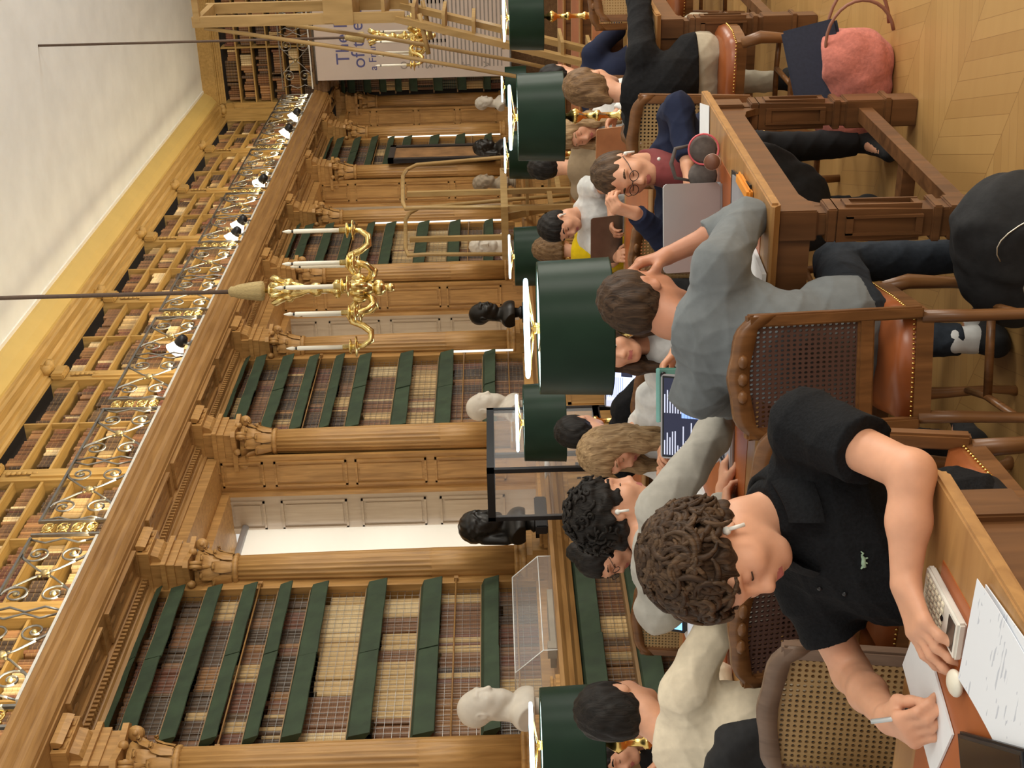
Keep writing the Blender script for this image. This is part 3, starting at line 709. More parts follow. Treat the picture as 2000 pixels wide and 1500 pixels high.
for x in TX[1:]:
    for y in (1.86, 3.73):
        lab = {(4.245, 1.86): LLAB[0], (4.245, 3.73): LLAB[1], (7.095, 3.73): LLAB[2], (7.095, 1.86): LLAB[3], (9.945, 3.73): LLAB[4], (9.945, 1.86): LLAB[5], (12.795, 1.86): LLAB[6], (12.795, 3.73): LLAB[7], (15.645, 1.86): LLAB[8], (15.645, 3.73): LLAB[9]}[(x, y)]
        if lp is None: lp = table_lamp(); lp.location = (x, y, .770); tag(lp, lab, 'lamp', 'green table lamps')
        else: copy_tree(lp, None, (x, y, .782), rnd.random(), lab)
# ---------------------------------------------------------------- chandeliers
def chandelier():
    t = empty('chandelier', (0, 0, 0))                      # origin at the lowest point
    b = MB().lathe([(.001, 0), (.02, .005), (.026, .025), (.02, .045), (.014, .05), (.03, .06), (.045, .075), (.048, .10), (.04, .115), (.028, .12), (.03, .13), (.06, .16), (.072, .19), (.07, .22), (.05, .25), (.03, .27), (.028, .30), (.045, .32), (.05, .34), (.03, .36), (.022, .40), (.022, .42), (.038, .43), (.042, .46), (.03, .48), (.022, .5), (.04, .54), (.055, .60), (.06, .64), (.03, .67), (.02, .70), (.035, .712), (.035, .725), (.012, .73), (.012, .745)], 20)
    for k in range(8):
        a = k*PI/4; b.ball((.065*math.cos(a), .065*math.sin(a), .205), (.028, .028, .04), 8); b.ball((.05*math.cos(a+.3), .05*math.sin(a+.3), .61), (.022, .022, .035), 6)
        b.ball((.042*math.cos(a), .042*math.sin(a), .33), .018, 6)
        b.tube([(.03*math.cos(a), .03*math.sin(a), .58), (.06*math.cos(a), .06*math.sin(a), .66), (.085*math.cos(a), .085*math.sin(a), .70), (.09*math.cos(a), .09*math.sin(a), .685)], [.014, .018, .016, .006], 6)
    b.build('baluster', GILT, t)
    for k in range(8):
        lower = k % 2 == 0; a = 2*PI*k/8+.42; R = .335 if lower else .20; zc = .30 if lower else .285
        ca, sa = math.cos(a), math.sin(a); P = lambda r, z: (r*ca, r*sa, z)
        ar = MB()
        if lower: ar.tube([P(.05, .20), P(.10, .24), P(.15, .27), P(.19, .25), P(.215, .19), P(.25, .145), P(.30, .145), P(.33, .19), P(.335, .24)], [.018, .02, .022, .02, .02, .022, .02, .016, .014], 8)
        else: ar.tube([P(.05, .17), P(.09, .13), P(.14, .12), P(.18, .15), P(.2, .2), P(.2, .235)], [.016, .018, .02, .018, .015, .012], 8)
        ar.ball(P(R, zc-.075), (.032, .032, .014), 8)
        M = Matrix.Translation(P(R, zc-.06)); ar.lathe([(.012, -.02), (.06, -.012), (.062, -.006), (.02, .0), (.016, .015), (.045, .022), (.046, .028), (.016, .034), (.016, .07)], 14, mat=M)
        arm = ar.build('arm', GILT, t)
        z0 = zc+.01; cn = MB().lathe([(.0125, z0), (.0125, z0+.255), (.011, z0+.262)], 10, c=P(R, 0)); cn.build('candle', CANDLE, arm)
        fl = MB().lathe([(.009, z0+.262), (.0095, z0+.27), (.0095, z0+.272)], 8, c=P(R, 0)); fl.build('collar', BLACKP, arm)
        bu = MB().lathe([(.008, z0+.272), (.0115, z0+.288), (.009, z0+.305), (.002, z0+.325)], 10, c=P(R, 0)); bu.build('bulb', CANDLE, arm)
    MB().lathe([(.012, .745), (.055, .755), (.058, .77), (.05, .84), (.04, .90), (.03, .925), (.032, .94), (.012, .957)], 24, flute=lambda i, z: .86 if i % 2 else 1).build('tassel', TASSEL, t)
    MB().tube([(0, 0, .95), (0, 0, 4.16)], .013, 8).build('cord', ROPE, t)
    return t
cd = chandelier(); cd.location = (7.1, 2.83, 2.16); tag(cd, 'gilt chandelier with white candles hanging before the middle of the book wall', 'chandelier', 'gilt chandeliers')
copy_tree(cd, None, (14.1, 2.80, 2.16), .3, 'smaller far gilt chandelier hanging in front of the poster')
# ---------------------------------------------------------------- smooth bodies: distance fields meshed with surface nets
V3 = lambda *a: np.array(a, dtype=np.float64)
def unit(v): v = np.asarray(v, float); return v/(np.linalg.norm(v)+1e-12)
def cone(a, b, ra, rb=None, k=.02, cut=()): return ('c', np.asarray(a, float), np.asarray(b, float), ra, ra if rb is None else rb, k, cut)
def ell(c, r, R=None, k=.02, sub=False, cut=()): return ('s' if sub else 'e', np.asarray(c, float), np.asarray(r, float), R, k, cut)
def prim_dist(p, X, Y, Z):
    if p[0] == 'c':
        a, b, ra, rb = p[1:5]; d = b-a; L2 = d@d+1e-12
        x, y, z = X-a[0], Y-a[1], Z-a[2]
        t = np.clip((x*d[0]+y*d[1]+z*d[2])/L2, 0, 1)
        D = np.sqrt((x-t*d[0])**2+(y-t*d[1])**2+(z-t*d[2])**2)-(ra+(rb-ra)*t)
    else:
        c, r, R = p[1:4]; x, y, z = X-c[0], Y-c[1], Z-c[2]
        if R is not None: x, y, z = (x*R[0, 0]+y*R[1, 0]+z*R[2, 0], x*R[0, 1]+y*R[1, 1]+z*R[2, 1], x*R[0, 2]+y*R[1, 2]+z*R[2, 2])
        k0 = np.sqrt((x/r[0])**2+(y/r[1])**2+(z/r[2])**2); k1 = np.sqrt((x/r[0]**2)**2+(y/r[1]**2)**2+(z/r[2]**2)**2)+1e-9
        D = k0*(k0-1)/k1
    for q, n in p[-1]: D = np.maximum(D, (X-q[0])*n[0]+(Y-q[1])*n[1]+(Z-q[2])*n[2])
    return D
def sdf(prims, res, cuts=(), disp=None):
    lo = np.full(3, 1e9); hi = -lo; boxes = []
    for p in prims:
        if p[0] == 'c': m = max(p[3], p[4]); a = np.minimum(p[1], p[2])-m; b = np.maximum(p[1], p[2])+m; k = p[5]
        else: m = max(p[2]); a = p[1]-m; b = p[1]+m; k = p[4]
        boxes.append((a-k-3*res, b+k+3*res))
        if p[0] != 's': lo = np.minimum(lo, a-4*res); hi = np.maximum(hi, b+4*res)
    n = np.ceil((hi-lo)/res).astype(int)+1
    S = np.full(n, .3, np.float32)
    ax = [lo[i]+res*np.arange(n[i]) for i in range(3)]
    for p, (a, b) in zip(prims, boxes):
        i0 = np.maximum(((a-lo)/res).astype(int), 0); i1 = np.minimum(((b-lo)/res).astype(int)+2, n)
        if (i1 <= i0).any(): continue
        sl = tuple(slice(u, v) for u, v in zip(i0, i1))
        D = prim_dist(p, ax[0][sl[0]][:, None, None], ax[1][sl[1]][None, :, None], ax[2][sl[2]][None, None, :]).astype(np.float32)
        A = S[sl]; k = p[5] if p[0] == 'c' else p[4]
        if p[0] == 's':
            h = np.maximum(k-np.abs(A+D), 0)/k; S[sl] = np.maximum(A, -D)+h*h*k*.25
        else:
            h = np.maximum(k-np.abs(A-D), 0)/k; S[sl] = np.minimum(A, D)-h*h*k*.25
    if disp or cuts:
        X, Y, Z = ax[0][:, None, None], ax[1][None, :, None], ax[2][None, None, :]
        if disp: S += disp(X, Y, Z).astype(np.float32)
        for q, nn in cuts: S = np.maximum(S, ((X-q[0])*nn[0]+(Y-q[1])*nn[1]+(Z-q[2])*nn[2]).astype(np.float32))
    return nets(S, lo, res)
def nets(S, lo, res):
    S[0], S[-1] = .3, .3; S[:, 0], S[:, -1] = .3, .3; S[:, :, 0], S[:, :, -1] = .3, .3
    I = S < 0; n = S.shape
    cn = sum(I[a:n[0]-1+a, b:n[1]-1+b, c:n[2]-1+c].astype(np.int8) for a in (0, 1) for b in (0, 1) for c in (0, 1))
    act = np.argwhere((cn > 0) & (cn < 8)); idx = np.full(cn.shape, -1, np.int32); idx[act[:, 0], act[:, 1], act[:, 2]] = np.arange(len(act))
    P = np.zeros((len(act), 3)); W = np.zeros(len(act))
    cs = [(a, b, c) for a in (0, 1) for b in (0, 1) for c in (0, 1)]
    vals = {c: S[act[:, 0]+c[0], act[:, 1]+c[1], act[:, 2]+c[2]] for c in cs}
    for c in cs:
        for d in range(3):
            if c[d] == 0:
                e = tuple(1 if q == d else c[q] for q in range(3)); a, b = vals[c], vals[e]; m = (a < 0) != (b < 0)
                t = a[m]/(a[m]-b[m]); q = np.tile(np.array(c, float), (m.sum(), 1)); q[:, d] += t; P[m] += q; W[m] += 1
    P = lo+res*(act+P/W[:, None])
    F = []
    for d in range(3):
        u, v = (d+1) % 3, (d+2) % 3
        a = np.take(I, range(n[d]-1), d); b = np.take(I, range(1, n[d]), d)
        e = np.argwhere(a != b)
        e = e[(e[:, u] > 0) & (e[:, v] > 0)]
        s = I[e[:, 0], e[:, 1], e[:, 2]]
        def g(du, dv): q = e.copy(); q[:, u] -= du; q[:, v] -= dv; return idx[q[:, 0], q[:, 1], q[:, 2]]
        Q = np.stack([g(1, 1), g(0, 1), g(0, 0), g(1, 0)], 1); Q[~s] = Q[~s][:, ::-1]; F.append(Q)
    return P, np.concatenate(F)
def fast_mesh(name, pieces, parent=None, origin=(0, 0, 0), label=None):
    """pieces: (P, quads, material index array or int); materials given as a list in the last entry"""
    mats = pieces[-1]; pieces = pieces[:-1]; off = 0; PV = []; FQ = []; MI = []
    for P, F, mi in pieces:
        PV.append(np.asarray(P, float)); FQ.append(np.asarray(F)+off); off += len(P)
        MI.append(np.full(len(F), mi, np.int32) if np.isscalar(mi) else mi)
    P = np.concatenate(PV)-np.asarray(origin); F = np.concatenate(FQ); MI = np.concatenate(MI)
    me = bpy.data.meshes.new(name); me.vertices.add(len(P)); me.vertices.foreach_set('co', P.astype(np.float32).ravel())
    me.loops.add(F.size); me.loops.foreach_set('vertex_index', F.astype(np.int32).ravel())
    me.polygons.add(len(F)); me.polygons.foreach_set('loop_start', np.arange(0, F.size, 4, dtype=np.int32))
    for m in mats: me.materials.append(m)
    me.polygons.foreach_set('material_index', MI); me.polygons.foreach_set('use_smooth', np.ones(len(F), bool))
    me.update(calc_edges=True); me.validate()
    o = bpy.data.objects.new(name, me); COL.objects.link(o)
    if parent: adopt(o, parent)
    else: o.location = origin
    return o
def mb_piece(mb, mi):                                   # quads only
    F = [f if len(f) == 4 else (f[0], f[1], f[2], f[2]) for f in mb.F if len(f) in (3, 4)]
    for f in mb.F:
        if len(f) > 4:
            for i in range(1, len(f)-1, 2): F.append((f[0], f[i], f[i+1], f[min(i+2, len(f)-1)]))
    F = [f for f in F if len(set(f)) == 4]
    return np.array([tuple(v) for v in mb.V]), np.array(F), mi
def frame(yaw, pitch=0, roll=0):
    """columns: forward, left, up; pitch > 0 looks down, roll > 0 tips the head towards its right shoulder"""
    y, p, r = map(math.radians, (yaw, pitch, roll))
    f = V3(math.cos(y)*math.cos(p), math.sin(y)*math.cos(p), -math.sin(p)); l = V3(-math.sin(y), math.cos(y), 0); u = np.cross(f, l)
    l2 = l*math.cos(r)+u*math.sin(r); u2 = u*math.cos(r)-l*math.sin(r)
    return np.stack([f, l2, u2], 1)
def head_prims(H, C, fem=False, s=1.0, jaw=1.0):
    P = lambda *a: C+H@(V3(*a)*s)
    E = lambda c, r, k=.02, sub=False: ell(P(*c), V3(*r)*s, H, k, sub)
    L = lambda a, b, ra, rb=None, k=.012: cone(P(*a), P(*b), ra*s, (ra if rb is None else rb)*s, k)
    j = .93 if fem else 1.0*jaw
    return [E((-.012, 0, .032), (.098, .077, .094)), E((.028, 0, -.01), (.066, .066, .088), .03), E((.032, 0, -.055), (.056*j, .052*j, .064), .03),
            E((.074, 0, -.098), (.020, .024*j, .018), .03), L((.0, .046*j, -.05), (.06, .024*j, -.098), .016, .013, .03), L((.0, -.046*j, -.05), (.06, -.024*j, -.098), .016, .013, .03),
            L((.082, -.038, .030), (.092, -.012, .026), .010, k=.02), L((.082, .038, .030), (.092, .012, .026), .010, k=.02),
            E((.064, .042, -.028), (.024, .021, .021), .03), E((.064, -.042, -.028), (.024, .021, .021), .03),
            E((.094, .031, .006), (.016, .017, .012), .014, True), E((.094, -.031, .006), (.016, .017, .012), .014, True),
            E((.080, .031, .004), (.0125, .0145, .0105), .006), E((.080, -.031, .004), (.0125, .0145, .0105), .006),
            L((.090, 0, .018), (.108, 0, -.026), .008, .0105, .014), E((.111, 0, -.034), (.012, .0115, .010), .01), E((.098, .012, -.037), (.010, .007, .007), .008), E((.098, -.012, -.037), (.010, .007, .007), .008),
            E((.086, 0, -.056), (.016, .026, .020), .025),
            L((.099, 0, -.0595), (.088, .021, -.063), .0062, .0035, .006), L((.099, 0, -.0595), (.088, -.021, -.063), .0062, .0035, .006),
            L((.098, 0, -.070), (.088, .019, -.066), .0074, .0035, .006), L((.098, 0, -.070), (.088, -.019, -.066), .0074, .0035, .006),
            ell(P(-.008, .078, -.004), V3(.021, .008, .032)*s, H@frame(18, 0), .012), ell(P(-.008, -.078, -.004), V3(.021, .008, .032)*s, H@frame(-18, 0), .012),
            ell(P(-.002, .088, .002), V3(.011, .006, .017)*s, H@frame(18, 0), .005, True), ell(P(-.002, -.088, .002), V3(.011, .006, .017)*s, H@frame(-18, 0), .005, True)]
def face_marks(H, C, pieces, s=1.0, brow=.004, eyes='down', idx=(1, 2, 3, 4)):
    """eyebrows, lash lines and eyeballs; material slots: brow, eye white, iris, lips"""
    P = lambda *a: Vector(C+H@(V3(*a)*s))
    b = MB()
    for sg in (-1, 1):
        b.tube([P(.0955, sg*.014, .030), P(.096, sg*.028, .0365), P(.086, sg*.044, .034), P(.078, sg*.052, .028)], [brow*s, brow*1.15*s, brow*s, brow*.4*s], 6)
        zz = -.0035 if eyes == 'down' else .0085
        b.tube([P(.0885, sg*.018, zz-.002), P(.0935, sg*.031, zz), P(.085, sg*.045, zz-.001)], .0016*s, 5)
    pieces.append(mb_piece(b, idx[0]))
    if eyes != 'down':
        w = MB(); i = MB()
        for sg in (-1, 1):
            w.ball(P(.0812, sg*.031, .003), [.0125*s]*3, 12); i.ball(P(.0895, sg*.031, .001), [.0055*s]*3, 10)
        pieces.append(mb_piece(w, idx[1])); pieces.append(mb_piece(i, idx[2]))
def hand_prims(Wp, d, n, side, curl=.5, spread=.10, s=1.0, curls=None, thumb=None, k=.008):
    """Wp wrist, d towards the fingers, n out of the back of the hand, side +1 if the thumb lies towards cross(n, d)"""
    d = unit(d); n = unit(n-d*np.dot(n, d)); t = np.cross(n, d)*side; out = []
    lens = (.92, 1.0, .95, .78); W0 = Wp-d*.005
    for i in range(4):
        off = (.030-.0195*i)*s
        base = W0+t*off*.55+d*.012*s; K = Wp+d*(.088-.004*abs(i-1.2))*s+t*off+n*.004*s
        out.append(cone(base, K, .0135*s, .0115*s, .018))
        c = curl if curls is None else curls[i]; a = c*.75; dd = unit(d+t*spread*(1.2-i)); p = K; ln = lens[i]*s
        for q, (L, r) in enumerate(((.046, .0098), (.029, .0088), (.024, .0078))):
            f = dd*math.cos(a)-n*math.sin(a); e = p+f*L*ln; out.append(cone(p, e, r*s, (r-.001)*s, k)); p = e; a += c*(1.0 if q == 0 else .7)
    p0 = Wp+d*.02*s+t*.022*s-n*.004*s
    if thumb is None: thumb = ((.55, .75, -.35), (.8, .35, -.45))
    p1 = p0+(d*thumb[0][0]+t*thumb[0][1]+n*thumb[0][2])*.045*s; p2 = p1+(d*thumb[1][0]+t*thumb[1][1]+n*thumb[1][2])*.034*s
    p3 = p2+(d*thumb[1][0]+t*thumb[1][1]*.8+n*thumb[1][2])*.026*s
    out += [cone(Wp+d*.005, p1, .016*s, .013*s, .02), cone(p1, p2, .0118*s, .0105*s, k), cone(p2, p3, .0105*s, .0085*s, k)]
    return out
def ik(S, Wp, l1, l2, pole):
    v = Wp-S; d = np.linalg.norm(v); d2 = min(d, (l1+l2)*.995); a = (l1*l1-l2*l2+d2*d2)/(2*d2); h = math.sqrt(max(l1*l1-a*a, 1e-6))
    u = unit(v); p = np.asarray(pole, float); p = unit(p-u*np.dot(u, p)); return S+u*a*(d/d2)+p*h
def skin_mat(name, c): 
    m = plain(name, c, .52, var=.07, scale=25, bump=.03); p = m.node_tree.nodes['Principled BSDF']; p.inputs['Subsurface Weight'].default_value = .12
    p.inputs['Subsurface Radius'].default_value = (.02, .008, .004); p.inputs['Subsurface Scale'].default_value = .5; return m
SKIN = skin_mat('light_skin', srgb(216, 160, 128)); SKIN2 = skin_mat('tanned_skin', srgb(186, 128, 98))
LIPS = plain('lips', srgb(190, 112, 104), .45, var=.05); EYEW = plain('eye_white', (.75, .73, .7), .3); IRIS = plain('iris', (.03, .02, .015), .2)
def hair_mat(name, c, c2):
    m, t, p, N, L = nt(name); n = N('ShaderNodeTexNoise'); n.inputs['Scale'].default_value = 9; n.inputs['Detail'].default_value = 6; n.inputs['Distortion'].default_value = 1.0
    L(coords(t, (9, 9, 1.2)), n.inputs['Vector']); r = N('ShaderNodeValToRGB'); L(n.outputs[0], r.inputs[0]); e = r.color_ramp.elements
    e[0].position = .3; e[0].color = c4(c); e[1].position = .72; e[1].color = c4(c2); L(r.outputs[0], p.inputs['Base Color']); p.inputs['Roughness'].default_value = .55; p.inputs['Specular IOR Level'].default_value = .2
    b = N('ShaderNodeBump'); b.inputs['Strength'].default_value = .8; b.inputs['Distance'].default_value = .006; L(n.outputs[0], b.inputs['Height']); L(b.outputs[0], p.inputs['Normal']); return m
H_BLK = hair_mat('black_hair', (.006, .005, .004), (.022, .017, .014)); H_BRN = hair_mat('brown_hair', (.022, .012, .007), (.085, .047, .025))
H_LBR = hair_mat('light_brown_locks', (.032, .018, .010), (.125, .072, .038)); H_BLD = hair_mat('blond_hair', (.17, .10, .045), (.46, .31, .16)); H_DBL = hair_mat('dark_blond_hair', (.085, .045, .02), (.24, .14, .065))
def cloth(name, c, var=.08, scale=30, bump=.12): return plain(name, c, .9, var=var, scale=scale, bump=bump, sheen=.1 if sum(c) > .15 else 0, spec=.2)
def folds(amp, dirs, fr=60):
    ds = [(unit(d), f, ph) for d, f, ph in dirs]
    def g(X, Y, Z):
        w = .01*np.sin(X*17+Y*11+1)+.012*np.sin(Z*14-Y*9)
        o = 0
        for d, f, ph in ds: o = o+1.4*(1-np.abs(np.sin((X*d[0]+Y*d[1]+Z*d[2]+w)*f*.5+ph+1.5*np.sin(X*9+Z*7+Y*8))))**2-.6
        return amp*o
    return g
FOLD = folds(-.0026, (((.3, .5, 1), 75, 0), ((1, -.6, .5), 60, 2), ((.2, 1, -.6), 90, 4)))
def person(label, pel, head, yaw, hy=0, hp=20, hr=0, skin=None, hair=None, style='short', top=None, bottom=None, arms=None, sleeve='long', fem=False, res=.008,
           eyes='down', shoe=None, legs=True, shw=.178, roll=0, bulge=.05, hem=.50, seat=.50, neck_cut=.0, knees=None, build=1.0, soff=(0, 0, 0), sock=None, cat='person', extra=None, hs=1.0, hood=False):
    """pel: pelvis (x, y); head: head centre (x, y, z); yaw: where the body faces; hy/hp/hr: head turn, nod and tilt relative to the body"""
    skin = skin or SKIN; H = frame(yaw+hy, hp, hr); C = np.asarray(head, float); F = V3(math.cos(math.radians(yaw)), math.sin(math.radians(yaw)), 0); Lf = V3(-F[1], F[0], 0)
    Pv = V3(pel[0], pel[1], seat+.09); up = V3(0, 0, 1)
    Nt = C+H@V3(-.030, 0, -.085); Nb = C+H@V3(-.045, 0, -.10)-F*.035-up*.085; S = Nb-up*.055; so = F*soff[0]+Lf*soff[1]+up*soff[2]; S = S+so; Nb = Nb+so*.8
    M = (Pv*.5+S*.5)-F*bulge; rr = math.radians(roll); Ls = Lf*math.cos(rr)+up*math.sin(rr)
    sh = {'l': S+Ls*shw*build, 'r': S-Ls*shw*build}
    b = build
    def torso(o, k=.05):
        return [cone(Pv+Lf*.07, Pv-Lf*.07, .112*b+o, None, k), ell(Pv*.75+M*.25, (.115*b+o, .155*b+o, .13), frame(yaw), k), cone(Pv+up*.02, M, .115*b+o, .118*b+o, k),
                cone(M+Lf*.035, S+Lf*.03-up*.05, .108*b+o, .095*b+o, k), cone(M-Lf*.035, S-Lf*.03-up*.05, .108*b+o, .095*b+o, k), ell(M*.42+S*.58+F*.035, (.09*b+o, .145*b+o, .13), frame(yaw), k),
                cone(sh['l']*.9+S*.1, sh['r']*.9+S*.1, .057*b+o, None, k), cone(S, Nb, .07+o, .062+o, k)]
    A = {}
    arms = arms or {}
    for sd, sg in (('l', 1), ('r', -1)):
        a = arms.get(sd, {}); Wp = np.asarray(a.get('hand', Pv+F*.38+Lf*sg*.12+up*.24), float)
        El = np.asarray(a['elbow'], float) if 'elbow' in a else ik(sh[sd], Wp, .29, .26, Lf*sg*.8-up-F*.3)
        A[sd] = (sh[sd], El, Wp, a)
    hips = {'l': Pv+Lf*.085-up*.03, 'r': Pv-Lf*.085-up*.03}
    kn = {}; an = {}
    for sd, sg in (('l', 1), ('r', -1)):
        kk = (knees or {}).get(sd); kn[sd] = np.asarray(kk[0], float) if kk else hips[sd]+F*.42+Lf*sg*.05-up*.02
        an[sd] = np.asarray(kk[1], float) if kk else V3(kn[sd][0], kn[sd][1], .09)-F*.06
    # ---- body
    pr = torso(-.036)+head_prims(H, C, fem, hs)+[cone(Nb-up*.02, Nt, .056 if not fem else .047, .052 if not fem else .044, .03), cone(Nt, C+H@V3(.0, 0, -.05), .05, .045, .03)]
    for sd, sg in (('l', 1), ('r', -1)):
        s_, e_, w_, a = A[sd]
        q = .86 if sleeve == 'long' else 1
        pr += [cone(s_, e_, .047*b*q, .038*b*q, .03), cone(e_, e_*.55+w_*.45, .040*b*q, .037*b*q, .02), cone(e_*.55+w_*.45, w_, .037*b*q, .026, .02)]
        d = a.get('dir', unit(w_-e_)); nrm = a.get('back', up)
        if not a.get('hidden'): pr += hand_prims(w_, np.asarray(d, float), np.asarray(nrm, float), -sg, a.get('curl', .6), a.get('spread', .1), 1.0, a.get('curls'), a.get('thumb'))
        else: pr.append(cone(w_, w_+unit(d)*.08, .028, .024, .02))
        if legs: pr += [cone(hips[sd], kn[sd], .07, .05, .03), cone(kn[sd], an[sd], .045, .032, .03), cone(an[sd], an[sd]+F*.15-up*.05, .03, .025, .02)]
    P, Fq = sdf(pr, res)
    ctr = P[Fq].mean(1); q = (ctr-C)@H/hs
    mi = np.where((q[:, 0] > .086) & (q[:, 0] < .112) & (np.abs(q[:, 1]) < .021-.25*np.abs(q[:, 2]+.065)) & (q[:, 2] < -.0565) & (q[:, 2] > -.0755), 4, 0).astype(np.int32)
    pcs = [(P, Fq, mi)]; face_marks(H, C, pcs, hs, .0035 if fem else .0045, eyes)
    org = V3(pel[0], pel[1], 0)
    root = fast_mesh('person', pcs+[[skin, hair or H_BRN, EYEW, IRIS, LIPS]], None, org); tag(root, label, cat)
    # ---- clothes
    o = .012
    if top is not None:
        cut = [(Pv+up*(hem-Pv[2]), -up)] if hem else []
        ncut = (Nb+up*(.005+neck_cut)+F*.02, unit(up*.85+F*.5 if not hood else up+F*.2))
        tp = [p[:-1]+(tuple(p[-1])+(ncut,),) for p in torso(o)] 
        for sd in 'lr':
            s_, e_, w_, a = A[sd]
            if sleeve == 'long':
                w2 = w_*a.get('push', .93)+e_*(1-a.get('push', .93)); ct = ((w2, unit(w_-e_)),)
                tp += [cone(s_, e_, .067*b, .056*b, .045), cone(e_, w_, .056*b, .042*b, .03, ct)]
            else:
                c2 = s_*.42+e_*.58; ct = ((c2, unit(e_-s_)),); tp += [cone(s_, e_, .068*b, .070*b, .045, ct)]
        if hood: tp += [ell(Nb-F*.075+up*.01, (.06, .11, .07), frame(yaw), .04)]
        Pt, Ft = sdf(tp, res, cut, FOLD if res <= .008 else None)
        fast_mesh('top', [(Pt, Ft, 0), [top]], root, org)
    if legs and bottom is not None:
        bp = [cone(Pv+Lf*.07, Pv-Lf*.07, .118*b, None, .04, ((Pv+up*.05, up),))]
        for sd in 'lr': bp += [cone(hips[sd], kn[sd], .088*b, .068*b, .04), cone(kn[sd], an[sd], .066*b, .052, .03, ((an[sd]+up*.03, -up),))]
        Pb, Fb = sdf(bp, max(res, .007), (), FOLD); fast_mesh('trousers', [(Pb, Fb, 0), [bottom]], root, org)
        for sd in 'lr':
            a0 = an[sd]; Ps, Fs = sdf([cone(V3(a0[0], a0[1], .045)-F*.045, V3(a0[0], a0[1], .045)+F*.02, .04, .042, .03), cone(V3(a0[0], a0[1], .04), V3(a0[0], a0[1], .035)+F*.17, .042, .032, .03), cone(a0+up*.0, a0-up*.04, .04, .04, .03, ((a0+up*.01, up),))], .008, ((V3(0, 0, .004), -up),))
            Pk, Fk = sdf([cone(an[sd]-up*.015, an[sd]+up*.05, .041, .043, .02), cone(an[sd]-up*.01, an[sd]+F*.13-up*.05, .037, .032, .02)], .007); fast_mesh('sock', [(Pk, Fk, 0), [sock or BLACKF]], root, org)
            fast_mesh('shoe', [(Ps, Fs, 0), [shoe or BLACKF]], root, org)
    # ---- hair
    if hair is not None: make_hair(root, org, H, C, hair, style, res, F, up, hs)
    root['_H'] = [float(v) for v in H.ravel()]
    del root['_H']
    return root, H, C, A, org
def make_hair(root, org, H, C, hair, style, res, F, up, s=1.0):
    P = lambda *a: C+H@(V3(*a)*s)
    E = lambda c, r, k=.02, sub=False: ell(P(*c), V3(*r)*s, H, k, sub)
    th = {'short': .012, 'crop': .005, 'curly': .017, 'curly_short': .022, 'bun': .010, 'tied': .012, 'long': .016, 'bob': .016}[style]
    pr = [E((-.016, 0, .036), (.098+th, .077+th, .094+th))]
    if style in ('long', 'bob', 'tied', 'bun'): pr.append(E((-.045, 0, -.02), (.075, .075, .085), .03))
    elif style == 'crop': pr.append(E((-.046, 0, .0), (.060, .070, .062), .03))
    else: pr.append(E((-.05, 0, -.015), (.062, .066+th*.4, .075), .03))
    pr.append(E((.115, 0, -.035), (.088, .072, .098), .015, True))                      # the face stays clear
    pr.append(E((.02, 0, -.13), (.10, .12, .085), .015, True))
    if style in ('short', 'crop', 'curly', 'curly_short', 'bun', 'tied'):
        for sg in (-1, 1): pr.append(E((.012, sg*.095, -.030), (.036, .035, .045), .01, True))
    rs = min(res, .006)
    if style in ('long', 'bob'):
        n = 9
        for i in range(n):
            a = PI*.36+(2*PI-2*PI*.36)*i/(n-1); ca, sa = math.cos(a), math.sin(a)
            p0 = P(-.012+.085*ca, .082*sa, .01); ln = .28 if style == 'long' else .15
            p1 = p0+(H@V3(ca*.02, sa*.012, 0))-up*.13*(ln/.28); p2 = p1+F*(.03*ca)-up*(ln-.13)*1.0
            pr += [cone(p0, p1, .026, .026, .03), cone(p1, p2, .026, .014, .03)]
    if style == 'bun': pr += [E((-.085, 0, .105), (.046, .05, .044), .015)]
    if style == 'tied': pr += [E((-.105, 0, -.045), (.03, .034, .045), .02), cone(P(-.11, 0, -.06), P(-.12, .01, -.11), .026, .014, .02)]
    g = np.random.RandomState(3)
    ph = g.rand(6)*6
    def dsp(X, Y, Z):
        if style in ('curly', 'curly_short'): return .006*np.sin(X*95+ph[0]+2*np.sin(Z*60))*np.sin(Y*90+ph[1]+2*np.sin(X*55))+.004*np.sin(Z*120+ph[2]+2*np.sin(Y*70))
        return .0018*np.sin(X*160+ph[0]+3*np.sin(Z*30))+.0018*np.sin(Y*170+ph[1]+3*np.sin(Z*25))
    Ph, Fh = sdf(pr, rs, (), dsp); pcs = [(Ph, Fh, 0)]
    if style in ('curly', 'curly_short'):
        c = MB(); n = 520 if style == 'curly' else 160; rd = random.Random(5); c2 = MB()
        for q in range(n):
            u = rd.uniform(-.42, 1); a = rd.uniform(0, 2*PI); w = math.sqrt(1-u*u)
            d = V3(w*math.cos(a), w*math.sin(a), u)
            if d[0] > .35 and d[2] < .38: continue
            if d[2] < -.05 and d[0] > -.1: continue
            base = V3(-.016+d[0]*(.098+th*.75), d[1]*(.077+th*.75), .036+d[2]*(.094+th*.75))
            t1 = unit(np.cross(d, V3(rd.uniform(-1, 1), rd.uniform(-1, 1), rd.uniform(-1, 1)))); t2 = np.cross(d, t1)
            R = rd.uniform(.013, .030) if style == 'curly' else rd.uniform(.006, .011); tw = rd.uniform(.4, .85) if style == 'curly' else rd.uniform(.7, 1.35); a0 = rd.uniform(0, 6); dr = rd.uniform(.0, .022)
            pts = [Vector(P(*(base+t1*R*math.cos(a0+tw*2*PI*k/10)+t2*R*math.sin(a0+tw*2*PI*k/10)+d*(.004+.014*k/10)+V3(0, 0, -dr*k/10)+t1*(.025*k/10-.012)))) for k in range(11)]
            (c if rd.random() < .6 else c2).tube(pts, [(.0064 if style == 'curly' else .005)*math.sin(PI*(.12+.80*k/10))+.0012 for k in range(11)], 6)
        pcs.append(mb_piece(c, 0)); pcs.append(mb_piece(c2, 1))
